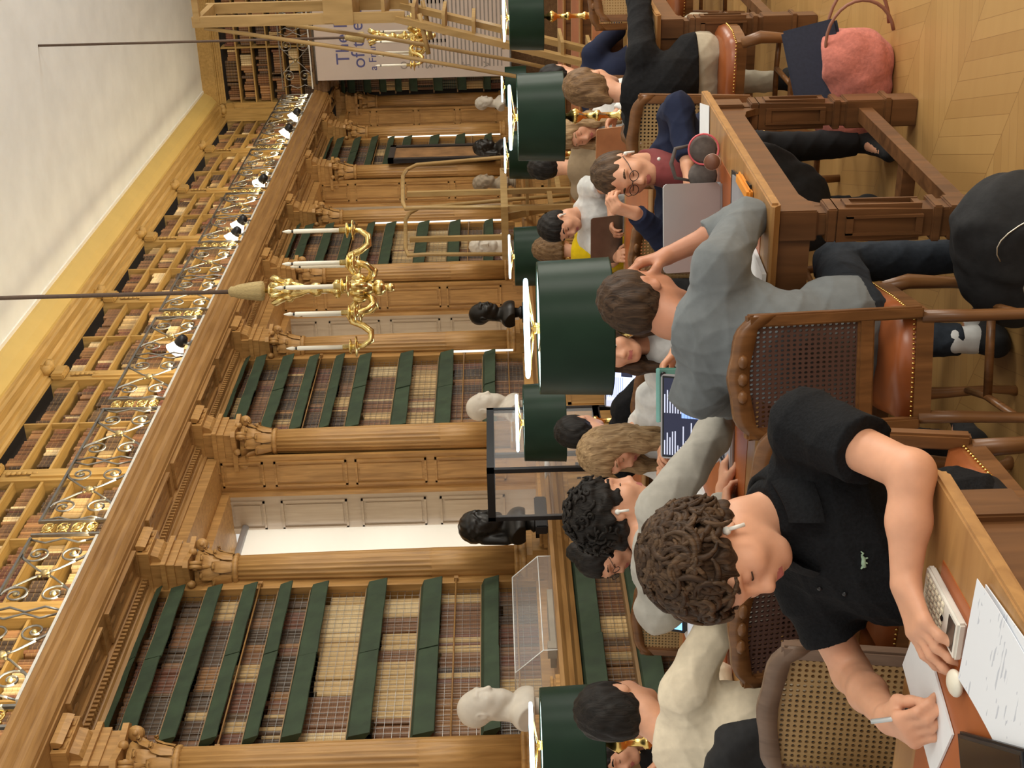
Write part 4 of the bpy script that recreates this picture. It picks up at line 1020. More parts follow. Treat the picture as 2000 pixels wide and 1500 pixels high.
    fast_mesh('hair', pcs+[[hair, H_LBR if style == 'curly' else hair]], root, org)
def glasses(root, org, H, C, mat, s=1.0, r=(.022, .019)):
    P = lambda *a: Vector(C+H@(V3(*a)*s))
    b = MB()
    for sg in (-1, 1):
        b.tube([P(.108-.25*abs(.031-.0)*0+.002-.10*abs(.024*math.cos(a)), sg*(.031+r[0]*math.cos(a)), .0+r[1]*math.sin(a)) for a in [2*PI*k/20 for k in range(20)]], .0016, 5, True)
        b.tube([P(.104, sg*.053, .008), P(.07, sg*.073, .010), P(.0, sg*.082, .008), P(-.02, sg*.083, -.008)], .0016, 5)
    b.tube([P(.108, -.010, .004), P(.112, 0, .008), P(.108, .010, .004)], .0016, 5)
    p = mb_piece(b, 0); fast_mesh('glasses', [p, [mat]], root, org)
def earbud(root, org, H, C, sg, s=1.0):
    P = lambda *a: Vector(C+H@(V3(*a)*s)); b = MB(); b.ball(P(.006, sg*.088, -.006), [.009]*3, 8); b.tube([P(.008, sg*.093, -.008), P(.018, sg*.094, -.040)], .0042, 6)
    fast_mesh('earbud', [mb_piece(b, 0), [WHITE]], root, org)
GREYSH = cloth('grey_shirt_cotton', srgb(112, 117, 119)); GREYSW = cloth('grey_sweatshirt', srgb(172, 168, 158)); CREAM = cloth('cream_sweatshirt', srgb(226, 212, 186)); POLO = cloth('black_pique', (.007, .0075, .009), .3, 150, .25)
NAVY = cloth('navy_cotton', srgb(34, 40, 62)); WHITEC = cloth('white_cotton', srgb(225, 226, 224)); BLKC = cloth('black_knit', (.008, .008, .009), .25, 60, .2); YEL = cloth('yellow_shirt', srgb(222, 190, 20)); TAUPE = cloth('taupe_shirt', srgb(150, 130, 104)); LBLUE = cloth('light_blue_hoodie', srgb(190, 206, 214))
DENIM = cloth('dark_denim', srgb(46, 52, 60), .15, 60); DKTR = cloth('dark_trousers', srgb(36, 36, 38)); STONEC = cloth('stone_trousers', srgb(176, 166, 146)); BURG = cloth('burgundy_tee', srgb(122, 58, 58))
# ---------------------------------------------------------------- the readers
# young man in the black polo, writing, at the nearest table (faces the camera)
r1, H1, C1, A1, o1 = person('young man with curly brown hair in a black polo shirt, writing at the nearest table', (2.38, 1.60), (2.195, 1.465, 1.135), 180, -20, 33, 2, SKIN, H_BRN, 'curly', POLO, DKTR,
    {'l': dict(elbow=(2.05, 1.20, .825), hand=(1.955, 1.37, .845), dir=(-.75, .55, -.16), back=(-.1, -.1, 1), curls=(.35, .3, .35, .45), spread=.12, thumb=((.6, .55, -.25), (.85, .25, -.3))),
     'r': dict(elbow=(2.24, 1.80, .83), hand=(1.95, 1.675, .845), dir=(-.80, -.42, -.14), back=(-.38, .42, .82), curls=(.85, .95, 1.05, 1.15), spread=.02, thumb=((.75, .40, -.35), (.85, -.05, -.35)))},
    'short', res=.005, knees={'l': ((1.98, 1.48, .52), (2.02, 1.48, .11)), 'r': ((1.98, 1.70, .52), (2.02, 1.70, .11))}, roll=5, shw=.19, neck_cut=.035, build=1.02, hem=.48, bulge=-.07)
earbud(r1, o1, H1, C1, 1)
def polo_details(root, org, H, C, F, Lf):
    up = V3(0, 0, 1); Nb = C+H@V3(-.045, 0, -.10)-F*.035-up*.085
    V = []; n = 26
    for k in range(n+1):
        a = math.radians(28)+math.radians(304)*k/n                      # opening towards the front
        d = F*math.cos(a)+Lf*math.sin(a); fr = .5+.5*math.cos(a)
        for r, z in ((.066, .055), (.078, .058), (.100, .028), (.112, -.004), (.106, -.006), (.085, .02)):
            V.append(Vector(Nb+d*(r*(1+.10*fr))+F*(.012+.035*fr)+up*(z-.05*fr)))
    b = MB(); m = 6; b.add(V, [(m*k+j, m*k+(j+1) % m, m*k+m+(j+1) % m, m*k+m+j) for k in range(n) for j in range(m)], True)
    fast_mesh('collar', [mb_piece(b, 0), [POLO]], root, org)
polo_details(r1, o1, H1, C1, V3(-1, 0, 0), V3(0, -1, 0))
def on_surface(root, part, p, d):
    o = [c for c in KIDS[root.name] if c.name.startswith(part)][0]
    from mathutils.bvhtree import BVHTree
    t = BVHTree.FromPolygons([v.co for v in o.data.vertices], [tuple(q.vertices) for q in o.data.polygons])
    q = t.ray_cast(Vector(p)-root.location, Vector(d)); return (q[0]+root.location, q[1]) if q[0] else (Vector(p), -Vector(d))
q_, n_ = on_surface(r1, 'top', (1.6, 1.455, .86), (1, 0, 0))
EMB = plain('pale_green_emblem', srgb(150, 176, 150), .7, var=.3, scale=60)
b = MB(); R_ = Matrix.Translation(q_+n_*.003) @ n_.to_track_quat('Z', 'Y').to_matrix().to_4x4()
b.tube([R_ @ Vector(p) for p in ((-.014, -.003, 0), (-.006, .0, .001), (.004, .0, .001), (.010, .004, 0))], [.0035, .005, .0045, .002], 6)
b.tube([R_ @ Vector(p) for p in ((.010, .004, 0), (.015, .001, 0), (.018, .006, 0))], [.0025, .002, .001], 6); b.tube([R_ @ Vector(p) for p in ((-.012, .0, 0), (-.018, .004, 0))], [.003, .0015], 6); b.tube([R_ @ Vector(p) for p in ((-.004, -.003, 0), (-.006, -.008, 0))], [.002, .0015], 6); b.tube([R_ @ Vector(p) for p in ((.004, -.003, 0), (.006, -.008, 0))], [.002, .0015], 6)
fast_mesh('chest_emblem', [mb_piece(b, 0), [EMB]], r1, o1)
bt = MB()
for z in (.93, .885): bt.ball(Vector(on_surface(r1, 'top', (1.6, 1.545, z), (1, 0, 0))[0])-Vector((0, 0, 0)), .006, 8)
fast_mesh('buttons', [mb_piece(bt, 0), [BLACKP]], r1, o1)
# man in the grey shirt, from behind
r2, H2, C2, A2, o2 = person('man in a long-sleeved grey shirt seen from behind, hand in his short hair', (3.44, 1.58), (3.53, 1.475, 1.14), 0, -10, 24, 12, SKIN2, H_BRN, 'crop', GREYSH, DENIM,
    {'r': dict(elbow=(3.66, 1.275, .83), hand=(3.64, 1.375, 1.06), dir=(-.05, .25, 1), back=(.3, -1, .1), curls=(.5, .6, .7, .8), spread=.2, push=.5),
     'l': dict(elbow=(3.66, 1.86, .84), hand=(3.86, 1.76, .82), dir=(1, -.3, 0))}, 'long', res=.0055, roll=7, shw=.185, hem=.47, build=1.06, bulge=.07, neck_cut=.02, sock=WHITEC, soff=(-.02, 0, .045),
    knees={'l': ((3.80, 1.73, .50), (3.70, 1.70, .11)), 'r': ((3.86, 1.50, .50), (3.80, 1.46, .11))})
# man in the cream sweatshirt, from behind
r3, H3, C3, A3, o3 = person('man in a cream sweatshirt seen from behind, arm stretched to a drawing tablet', (3.24, 2.70), (3.32, 2.78, 1.215), 0, 12, 10, 0, SKIN, H_BLK, 'short', CREAM, DKTR,
    {'r': dict(elbow=(3.44, 2.41, .845), hand=(3.70, 2.30, .835), dir=(1, -.2, -.2), push=.9), 'l': dict(elbow=(3.5, 3.0, .86), hand=(3.75, 2.95, .82))}, res=.007, shw=.185, build=1.08, hem=.45, bulge=.05, soff=(-.03, .045, .045))
# curly-haired person in the grey sweatshirt, in profile
r5, H5, C5, A5, o5 = person('person with black curly hair in a grey sweatshirt, leaning over the table in profile', (3.36, 2.22), (3.60, 2.22, 1.215), 0, -62, 12, 0, SKIN, H_BLK, 'curly_short', GREYSW, DKTR,
    {'r': dict(elbow=(3.66, 1.99, .90), hand=(3.86, 1.98, .815), dir=(1, .1, -.1), push=.95), 'l': dict(elbow=(3.64, 2.46, .86), hand=(3.85, 2.3, .82))}, res=.007, shw=.18, build=1.05, bulge=.09, soff=(-.13, .0, .10))
earbud(r5, o5, H5, C5, -1)
# women on the far side of the middle table
r6, H6, C6, A6, o6 = person('woman with round glasses and dark hair in a high bun, looking down', (5.42, 3.52), (5.28, 3.50, 1.10), 180, -25, 28, 0, SKIN, H_BLK, 'bun', DKTR, DKTR, fem=True, res=.007)
glasses(r6, o6, H6, C6, BLACKP)
MB_ = MB()
for sg in (-1, 1): MB_.tube([Vector(C6+H6@V3(.0, sg*.075, .0)), Vector(C6+H6@V3(.0, sg*.08, -.10)), Vector(C6+V3(.03, -sg*.09, -.24))], [.03, .032, .02], 8)
fast_mesh('loose_hair', [mb_piece(MB_, 0), [H_BLK]], r6, o6)
r7, *_ = person('blond woman in a white sweater, head bent down in profile', (5.40, 2.84), (5.20, 2.89, 1.085), 180, -28, 35, 0, SKIN, H_BLD, 'long', WHITEC, DKTR, fem=True, res=.007, build=.95)
r9, H9, C9, A9, o9 = person('woman with long brown hair in a white shirt, half hidden behind the grey shirt', (5.36, 2.42), (5.20, 2.38, 1.085), 180, 8, 6, -6, SKIN, H_BRN, 'long', WHITEC, DKTR, fem=True, res=.007, build=.95, eyes='open')
# man with glasses in the navy shirt
r10, H10, C10, A10, o10 = person('man with glasses in a navy overshirt and burgundy tee, looking down behind the silver laptop', (5.50, 1.62), (5.25, 1.62, 1.035), 180, -5, 17, 2, SKIN, H_LBR, 'crop', NAVY, DKTR,
    {'l': dict(elbow=(5.18, 1.335, .83), hand=(5.02, 1.52, .81), dir=(-.6, .8, 0), curl=.5, push=.9), 'r': dict(elbow=(5.2, 1.90, .86), hand=(5.10, 1.74, 1.0), dir=(-.1, -.35, .9), back=(-.6, .5, .2), curl=1.0, push=.95)}, res=.006, shw=.19, build=1.05, eyes='down', hem=.5)
glasses(r10, o10, H10, C10, BLACKP)
earbud(r10, o10, H10, C10, 1)
Pt, Ft = sdf([ell((5.275, 1.62, .80), (.12, .075, .16), None, .03), cone((5.33, 1.62, .86), (5.345, 1.62, .93), .085, .07, .03, (((5.32, 1.62, .93), (-.5, 0, .85)),))], .007); fast_mesh('tee_shirt', [(Pt, Ft, 0), [BURG]], r10, o10)
bt = MB()
for z, y in ((.90, 1.545), (.80, 1.535), (.72, 1.53)): bt.ball((5.19, y, z), .008, 8)
fast_mesh('buttons', [mb_piece(bt, 0), [WHITE]], r10, o10)
# woman in the black sweater, from behind
r11, *_ = person('woman in a black sweater and pale trousers seen from behind, hair tied low', (6.33, 1.47), (6.37, 1.53, 1.085), 0, -8, 14, 4, SKIN, H_DBL, 'tied', BLKC, STONEC,
    {'r': dict(elbow=(6.62, 1.17, .84), hand=(6.85, 1.25, .82), dir=(1, .1, 0), push=.96), 'l': dict(elbow=(6.58, 1.73, .86), hand=(6.8, 1.6, .82))}, fem=True, res=.007, shw=.18, hem=.60, build=1.04, bulge=.06)
# readers farther back
person('blond woman looking down beyond the orange-lit laptop', (8.2, 2.16), (8.02, 2.20, 1.07), 180, -14, 22, 8, SKIN, H_BLD, 'long', WHITEC, DKTR, fem=True, res=.009)
person('man in a taupe shirt with short black hair seen from behind, beyond the green lamp', (9.02, 2.72), (9.08, 2.74, 1.20), 0, 15, 6, 0, SKIN, H_BLK, 'short', TAUPE, DKTR, res=.009)
r14, H14, C14, A14, o14 = person('boy in a white t-shirt with dark hair, head bowed', (8.28, 2.80), (8.08, 2.83, 1.165), 180, -20, 34, 4, SKIN, H_BLK, 'short', WHITEC, DKTR,
    {'l': dict(elbow=(8.0, 2.56, .84), hand=(7.86, 2.70, .85), curl=.8), 'r': dict(elbow=(8.0, 3.05, .84), hand=(7.8, 2.95, .82))}, sleeve='short', res=.008)
earbud(r14, o14, H14, C14, 1)
person('person in a bright yellow shirt with fair straight hair, seen from behind', (8.98, 3.30), (9.05, 3.34, 1.175), 0, 5, 10, 0, SKIN, H_DBL, 'bob', YEL, DKTR, fem=True, res=.009)
person('person in a navy jumper seen from behind beyond the blond woman', (8.98, 2.06), (9.05, 2.10, 1.12), 0, 0, 12, 0, SKIN, H_BLK, 'short', NAVY, DKTR, res=.009)
person('man with black hair in a black t-shirt seen from behind, below the smaller green lamp', (6.22, 3.30), (6.30, 3.37, 1.145), 0, 8, 12, 0, SKIN, H_BLK, 'short', BLKC, DKTR, sleeve='short', res=.008)
person('person in a light blue hoodie behind the lamp and the laptop with a web page', (8.1, 3.72), (8.0, 3.78, 1.08), 180, 10, 25, 0, SKIN, H_BRN, 'short', LBLUE, DKTR, res=.009, hood=True)
person('dark-haired person half cut off at the picture edge, beyond the cream sweatshirt', (5.38, 4.62), (5.20, 4.63, 1.05), 180, -10, 15, 0, SKIN, H_BLK, 'short', DKTR, DKTR, res=.008)
# ---------------------------------------------------------------- busts on the ledge
def bust(x, y, yaw, mat, label, style=0, s=1.12):
    Hb = frame(yaw, 4, 0); C = V3(0, 0, .325); up = V3(0, 0, 1); F = V3(math.cos(math.radians(yaw)), math.sin(math.radians(yaw)), 0); Lf = V3(-F[1], F[0], 0)
    pr = head_prims(Hb, C, False, s)
    P = lambda *a: C+Hb@(V3(*a)*s)
    pr += [cone(C-up*.10-F*.02, C-up*.20-F*.02, .055*s, .062*s, .04), cone(C-up*.25+Lf*.09-F*.02, C-up*.25-Lf*.09-F*.02, .07*s, None, .05), ell(C-up*.27+F*.005, (.085*s, .12*s, .09), frame(yaw), .05)]
    cuts = [(V3(0, 0, .02), -up), (C-up*.25+Lf*.135, unit(Lf-up*.45)), (C-up*.25-Lf*.135, unit(-Lf-up*.45))]
    if style == 1: pr += [ell(P(-.014, 0, .045), V3(.105, .086, .098)*s, Hb, .02), ell(P(.11, 0, -.04), V3(.085, .07, .1)*s, Hb, .012, True)]
    if style == 2: pr += [ell(P(-.02, 0, .05), V3(.112, .094, .105)*s, Hb, .02), cone(P(-.07, .06, -.02), P(-.05, .09, -.16), .035*s, .03*s, .03), cone(P(-.07, -.06, -.02), P(-.05, -.09, -.16), .035*s, .03*s, .03), ell(P(.11, 0, -.04), V3(.085, .07, .1)*s, Hb, .012, True)]
    if style == 3: pr += [ell(P(.07, 0, -.11), V3(.03, .04, .05)*s, Hb, .03)]
    if style: pr += [p for p in head_prims(Hb, C, False, s)[1:6]+head_prims(Hb, C, False, s)[14:18]]
    d = (lambda X, Y, Z: .004*np.sin(X*85+2*np.sin(Z*60))*np.sin(Y*80+1)*(Z > .33)) if style in (1, 2) else None
    Pm, Fm = sdf(pr, .006, cuts, d); Pm = Pm+V3(x, y, 1.405)
    g, gf = mb_piece(MB().box(x-.075, x+.075, y-.075, y+.075, 1.33, 1.355).lathe([(.06, 1.355), (.065, 1.37), (.045, 1.39), (.05, 1.43)], 16, (x, y, 0)), 0)[:2]
    o = fast_mesh('portrait_bust', [(Pm, Fm, 0), (g, gf, 0), [mat]], None, (x, y, 1.33)); tag(o, label, 'bust')
    m = MB().box(-.13, .13, -.12, .12, 1.275, 1.30).box(-.11, .11, -.105, .105, 1.30, 1.315).box(-.12, .12, -.115, .115, 1.315, 1.33)
    tag(m.build('bust_plinth', W_LONG, None, (x, y, 0)), 'low oak plinth under '+label, 'plinth')
bust(6.02, 5.0, -80, MARBLE, 'white bald bust looking along the shelf, beside the first column', 3)
bust(7.98, 5.0, -95, BRONZE, 'dark bronze bust with shaggy hair against the bright window blind', 2, 1.1)
bust(9.82, 5.0, -85, MARBLE, 'white bust of a bald old man before the second bookcase', 3)
bust(11.80, 5.0, -100, BRONZE, 'dark bronze bust behind the ring of the big lamp')
bust(13.68, 5.0, -150, MARBLE, 'white bust with a draped shoulder before the third bookcase', 1)
bust(15.98, 5.0, -100, STONE, 'brownish bust beside the small library ladder', 1, 1.0)
bust(17.60, 5.0, -100, BRONZE, 'dark bust low before the framed picture', 2, 1.0)
bust(20.0, 5.0, -110, MARBLE, 'pale bust near the far corner of the wall', 1, 1.0)
# framed picture in the far bookcase bay
t = empty('framed_picture', (0, 0, 0), 0, 'tall framed brown picture standing before the fourth bookcase', 'picture')
m = MB()
for b in ((17.72, 18.42, 1.58, 1.66), (17.72, 18.42, 2.98, 3.06), (17.72, 17.80, 1.58, 3.06), (18.34, 18.42, 1.58, 3.06)): m.box(b[0], b[1], 5.18, 5.24, b[2], b[3])
m.box(17.9, 18.25, 5.2, 5.3, 1.275, 1.6); m.build('frame', BLACKP, t); MB().box(17.80, 18.34, 5.20, 5.21, 1.66, 2.98).build('picture', plain('brown_canvas', srgb(150, 112, 72), .7, var=.35, scale=5), t)
# ---------------------------------------------------------------- hanging poster
t = empty('hanging_poster', (0, 0, 0), 0, 'long white exhibition banner with blue title hanging from the gallery at the end wall', 'poster')
MB().box(20.868, 20.872, 3.05, 4.80, 1.30, 4.36).build('sheet', plain('banner_paper', srgb(206, 190, 178), .8, var=.04, scale=2), t)
MB().tube([(20.87, 3.0, 4.36), (20.87, 4.85, 4.36)], .02, 8).build('rod', STEEL, t); MB().tube([(20.87, 3.0, 1.30), (20.87, 4.85, 1.30)], .02, 8).build('rod', STEEL, t)
INK = plain('blue_ink', srgb(92, 92, 140), .8); INKG = plain('grey_ink', srgb(150, 140, 132), .8)
def lettering(s, size, y, z, mat, parent, name='lettering'):
    cu = bpy.data.curves.new(name, 'FONT'); cu.body = s; cu.size = size; cu.extrude = .001
    o = bpy.data.objects.new(name, cu); COL.objects.link(o); o.matrix_world = Matrix(((0, 0, -1, 20.866), (-1, 0, 0, y), (0, 1, 0, z), (0, 0, 0, 1)))
    me = bpy.data.meshes.new_from_object(o); bpy.data.objects.remove(o); me.materials.append(mat)
    q = bpy.data.objects.new(name, me); COL.objects.link(q); q.matrix_world = Matrix(((0, 0, -1, 20.866), (-1, 0, 0, y), (0, 1, 0, z), (0, 0, 0, 1))); adopt(q, parent)
lettering('The Figure', .30, 4.56, 3.82, INK, t, 'title_lettering'); lettering('of the Earth', .30, 4.62, 3.58, INK, t, 'title_lettering'); lettering('a Franco-', .17, 4.66, 3.40, INK, t, 'subtitle_lettering')
for ch_, z in (('O', 2.92), ('S', 2.53), ('T', 1.95), ('V', 1.62)): lettering(ch_, .16, 4.66, z, INKG, t, 'initial')
m = MB(); z = 2.86; k = 0
while z > 1.40:
    m.box(20.866, 20.868, 3.2, 4.64, z, z+.022); z -= .062; k += 1
m.build('text_lines', INKG, t)
PGI = plain('pale_grey_ink', srgb(190, 178, 168), .8); MB().box(20.866, 20.868, 4.2, 4.25, 2.3, 3.3).build('drawn_obelisk', PGI, t); MB().box(20.866, 20.868, 3.6, 3.66, 2.3, 3.3).build('drawn_obelisk', PGI, t)
# ---------------------------------------------------------------- tall library ladder with platform
t = empty('library_ladder', (0, 0, 0), 0, 'tall pale wooden library steps with platform and handrails before the end wall', 'ladder')
def beam(mb, a, b, w, d):           # square beam between two points
    a, b = Vector(a), Vector(b); v = (b-a); L = v.length; R = v.to_track_quat('Z', 'X').to_matrix().to_4x4(); mb.box(-w/2, w/2, -d/2, d/2, 0, L, Matrix.Translation(a) @ R)
for x in (11.12, 11.72):
    m = MB(); beam(m, (x, 2.68, 0), (x, 2.06, 2.36), .05, .12); m.build('stringer', W_LAD, t)
    m = MB(); beam(m, (x, 2.05, 2.28), (x, 2.05, 4.02), .055, .085); m.build('post', W_LAD, t)
    m = MB(); beam(m, (x, 1.25, 0), (x, 1.45, 4.02), .05, .08); m.build('post', W_LAD, t)
    m = MB(); m.tube([(x, 2.10, 3.93), (x, 2.36, 2.4), (x, 2.56, 1.40), (x, 2.72, .75)], .017, 6)
    m.tube([(x, 2.36, 2.10), (x, 2.03, 2.16)], .02, 6); m.build('handrail', W_LAD, t)
m = MB().box(11.08, 11.76, 1.36, 2.08, 2.86, 2.94).box(11.08, 11.76, 1.3, 2.1, 2.70, 2.86); m.build('platform', W_LAD, t)
m = MB(); beam(m, (11.12, 2.05, 3.97), (11.72, 2.05, 3.97), .05, .08); beam(m, (11.12, 1.45, 3.97), (11.72, 1.45, 3.97), .05, .06); beam(m, (11.12, 2.05, 3.98), (11.12, 1.45, 3.98), .05, .06); m.build('top_rail', W_LAD, t)
for k in range(10):
    z = .25+k*.245; y = 2.66-.262*z*.99; m = MB().box(11.12, 11.72, y-.11, y+.06, z-.014, z+.014); m.build('tread', W_LAD, t)
m = MB(); beam(m, (11.12, 1.28, .4), (11.12, 2.55, .4), .04, .06); beam(m, (11.72, 1.28, .4), (11.72, 2.55, .4), .04, .06); m.build('brace', W_LAD, t)
# small library steps with hooped handrail
t = empty('library_steps', (0, 0, 0), 0, 'small wooden library steps with a bent handrail beside the third bookcase', 'ladder')
Y0, Y1 = 4.25, 4.75
for y in (Y0, Y1):
    m = MB(); beam(m, (13.26, y, 0), (13.26, y, 2.5), .05, .05); beam(m, (12.72, y, 0), (12.72, y, 1.5), .05, .05); m.build('post', W_LAD, t)
    m = MB(); m.tube([(12.74, y, 1.5), (12.80, y, 2.3), (12.78, y, 2.49), (13.0, y, 2.53), (13.9, y, 2.58), (14.12, y, 2.55), (14.3, y, 2.45), (14.5, y, 1.5), (14.62, y, .7)], .022, 8); m.build('handrail', W_LAD, t)
    m = MB(); beam(m, (14.75, y, 0), (13.9, y, 1.5), .045, .08); m.build('stringer', W_LAD, t)
m = MB().box(12.66, 14.0, Y0-.03, Y1+.03, 1.46, 1.53); m.build('platform', W_LAD, t)
for k in range(5): m = MB().box(13.92+.13*k, 14.15+.13*k, Y0, Y1, 1.22-.25*k, 1.25-.25*k); m.build('tread', W_LAD, t)
m = MB()
for z in (.5, 1.0): m.box(12.72, 13.28, Y0, Y0+.03, z, z+.05).box(13.26, 14.4, Y0, Y0+.03, z-.1, z-.05)
m.build('brace', W_LAD, t)
# ---------------------------------------------------------------- display cases
t = empty('display_case', (0, 0, 0), 0, 'dark framed glass display case with small instruments, before the window', 'display case')
m = MB(); x0, x1, y0, y1, z0, z1 = 7.62, 8.52, 4.35, 4.75, .92, 1.68
for x in (x0, x1-.03):
    for y in (y0, y1-.03): m.box(x, x+.03, y, y+.03, 0, z1)
for z in (z0-.05, z1-.05):
    m.box(x0, x1, y0, y0+.03, z, z+.05).box(x0, x1, y1-.03, y1, z, z+.05).box(x0, x0+.03, y0, y1, z, z+.05).box(x1-.03, x1, y0, y1, z, z+.05)
m.build('frame', BLACKP, t); m = MB().box(x0, x1, y0, y1, z0-.04, z0); m.build('floor_board', W_DARK, t); m = MB().box(x0+.03, x1-.03, y0+.03, y1-.03, 1.24, 1.246); m.build('glass_shelf', GLASS, t)
m = MB().box(x0+.02, x1-.02, y0+.005, y0+.009, z0, z1-.05).box(x0+.005, x0+.009, y0+.02, y1-.02, z0, z1-.05).box(x1-.009, x1-.005, y0+.02, y1-.02, z0, z1-.05); m.build('glass_panes', GLASS, t)
tag(MB().lathe([(.03, 0), (.008, .02), (.006, .1), (.02, .12), (.004, .14)], 12).tube([(-.08, 0, .10), (.06, 0, .11)], .006, 6).build('brass_instrument', BRASS, None, (8.25, 4.55, 1.247)), 'small brass instrument on the glass shelf of the display case', 'instrument')
tag(MB().lathe([(.01, 0), (.05, .01), (.09, .035), (.085, .036), (.04, .014), (.001, .01)], 18).build('white_dish', WHITE, None, (8.0, 4.55, 1.247)), 'white dish on the glass shelf of the display case', 'dish')
t = empty('acrylic_cover', (0, 0, 0), 0, 'low clear acrylic case lying on the ledge before the nearest bookcase', 'display case')
m = MB().prism([(4.86, 1.276), (4.86, 1.36), (5.02, 1.53), (5.25, 1.53), (5.25, 1.276)], 6.35, 7.35, 'x'); m.build('cover', GLASS, t)
m = MB()
for x in (6.35, 7.35): m.tube([(x, 4.86, 1.276), (x, 4.86, 1.36), (x, 5.02, 1.53), (x, 5.25, 1.53)], .004, 5)
m.tube([(6.35, 4.86, 1.36), (7.35, 4.86, 1.36)], .004, 5); m.tube([(6.35, 5.02, 1.53), (7.35, 5.02, 1.53)], .004, 5); m.build('polished_edges', plain('bright_edge', (.8, .82, .8), .1), t)
m = MB().box(6.55, 7.1, 4.95, 5.15, 1.277, 1.31).box(6.45, 6.52, 4.92, 5.0, 1.277, 1.33); tag(m.build('open_manuscript', plain('old_parchment', srgb(150, 138, 118), .8), None), 'old open manuscript under the low acrylic case', 'manuscript')
tag(MB().bbox(7.72, 8.12, 4.86, 4.93, 1.276, 1.36, .008).build('black_box', BLACKP), 'shiny black box on the ledge below the shaggy bronze bust', 'box')
# ---------------------------------------------------------------- laptops and papers
def laptop(loc, rz, label, w=.31, d=.215, tilt=18, case=None, screen=None, base=True):
    t = empty('laptop', loc, rz, label, 'laptop'); case = case or ALU
    if base:
        m = MB().bbox(-d, 0, -w/2, w/2, 0, .014, .005); m.build('base', case, t)
        m = MB()
        for r in range(5):
            for c in range(12): m.box(-.105+r*.018, -.091+r*.018, -w*.43+c*w*.072, -w*.43+c*w*.072+.016, .014, .0155)
        m.build('keyboard', BLACKP, t)
    R = Matrix.Translation((0, 0, .012)) @ Matrix.Rotation(math.radians(tilt), 4, 'Y')
    m = MB()
    q = .012; out = [(-w/2+q, 0), (w/2-q, 0), (w/2, q), (w/2, d-q), (w/2-.004, d-.004), (w/2-q, d), (-w/2+q, d), (-w/2+.004, d-.004), (-w/2, d-q), (-w/2, q)]
    m.prism(out, 0, .007, 'x'); m.V = [tuple(R @ Vector(v)) for v in m.V]; m.build('lid', case, t)
    m = MB().box(-.0012, 0, -w/2+.006, w/2-.006, .012, d-.006, R); m.build('bezel', BLACKP, t)
    if screen:
        sc = MB().box(-.002, -.0012, -w/2+.012, w/2-.012, .02, d-.012, R).build('screen', screen[0], t)
        for nm, bars, mt in screen[1]:
            m = MB()
            for y0, y1, z0, z1 in bars: m.box(-.0026, -.002, -w/2+w*(1-y1), -w/2+w*(1-y0), z0*d, z1*d, R)
            m.build(nm, mt, sc)
    return t
S_CODE = emit('dark_code_screen', (.012, .014, .03), .8); S_BLUE = emit('code_blue', (.20, .32, .75), .8); S_GREY = emit('code_grey', (.45, .48, .6), .6)
S_WEB = emit('web_page_screen', (.50, .60, .85), 1.0); S_WEBT = emit('web_text', (.25, .30, .5), .8); S_TAB = emit('blue_tablet_screen', (.16, .42, .90), 1.1); S_ORG = emit('orange', (.8, .4, .1), .5)
laptop((4.32, 1.53, .784), PI+.28, 'silver laptop seen from the back, in front of the man in the navy shirt', .30, .215, 20)
rr = random.Random(3); bars = [(.05, .05+rr.uniform(.1, .4), .92-k*.045, .94-k*.045) for k in range(18)]; bars2 = [(.55, .55+rr.uniform(.1, .33), .92-k*.045, .94-k*.045) for k in range(16)]; sel = [(.5, .80, .60-k*.05, .645-k*.05) for k in range(8)]
laptop((4.10, 2.17, .784), .2, 'laptop with lines of code on a dark screen beside the grey sleeve', .31, .215, 22, None, (S_CODE, (('code_lines', bars+bars2, S_GREY), ('selected_lines', sel, S_BLUE))))
laptop((6.50, 3.20, .784), .1, 'laptop showing a pale web page beyond the blond woman', .30, .21, 18, None, (S_WEB, (('page_text', [(.2, .6, .9-k*.05, .925-k*.05) for k in range(9)], S_WEBT), ('page_picture', [(.62, .85, .25, .55)], S_CODE), ('menu', [(.02, .14, .05, .95)], S_GREY))))
laptop((7.82, 2.83, .784), PI, 'brownish laptop lid in front of the boy in white', .31, .20, 16, plain('bronze_laptop', srgb(120, 108, 98), .4, .7))
laptop((7.41, 2.12, .784), PI-.1, 'laptop lid with orange lamplight in its colour, in front of the blond woman', .24, .20, 14, plain('orange_lit_laptop', srgb(196, 150, 108), .45, .3))  # orange lamplight painted into the lid colour
laptop((4.68, 3.36, .784), .35, 'drawing tablet with a bright blue page in front of the cream sweatshirt', .26, .19, 38, BLACKP, (S_TAB, (('sketch_lines', [(.3, .5, .5, .52), (.45, .7, .4, .42), (.2, .8, .7, .705)], S_WEBT),)), base=False)
TEAL = plain('teal_case', srgb(112, 168, 156), .5); TEALE = plain('pale_teal_edge', srgb(150, 220, 214), .4)
t = empty('teal_tablet', (4.45, 2.25, .80), .25, 'teal tablet case standing on edge behind the man in grey', 'tablet'); MB().bbox(0, .012, -.11, .10, 0, .175, .005, Matrix.Rotation(.15, 4, 'Y')).build('case', TEAL, t)
MB().bbox(-.004, .0, -.11, .10, .163, .178, .003, Matrix.Rotation(.15, 4, 'Y')).build('edge', TEALE, t); MB().ball((.018, -.085, .15), (.004, .012, .012), 8).build('camera', BLACKP, t)
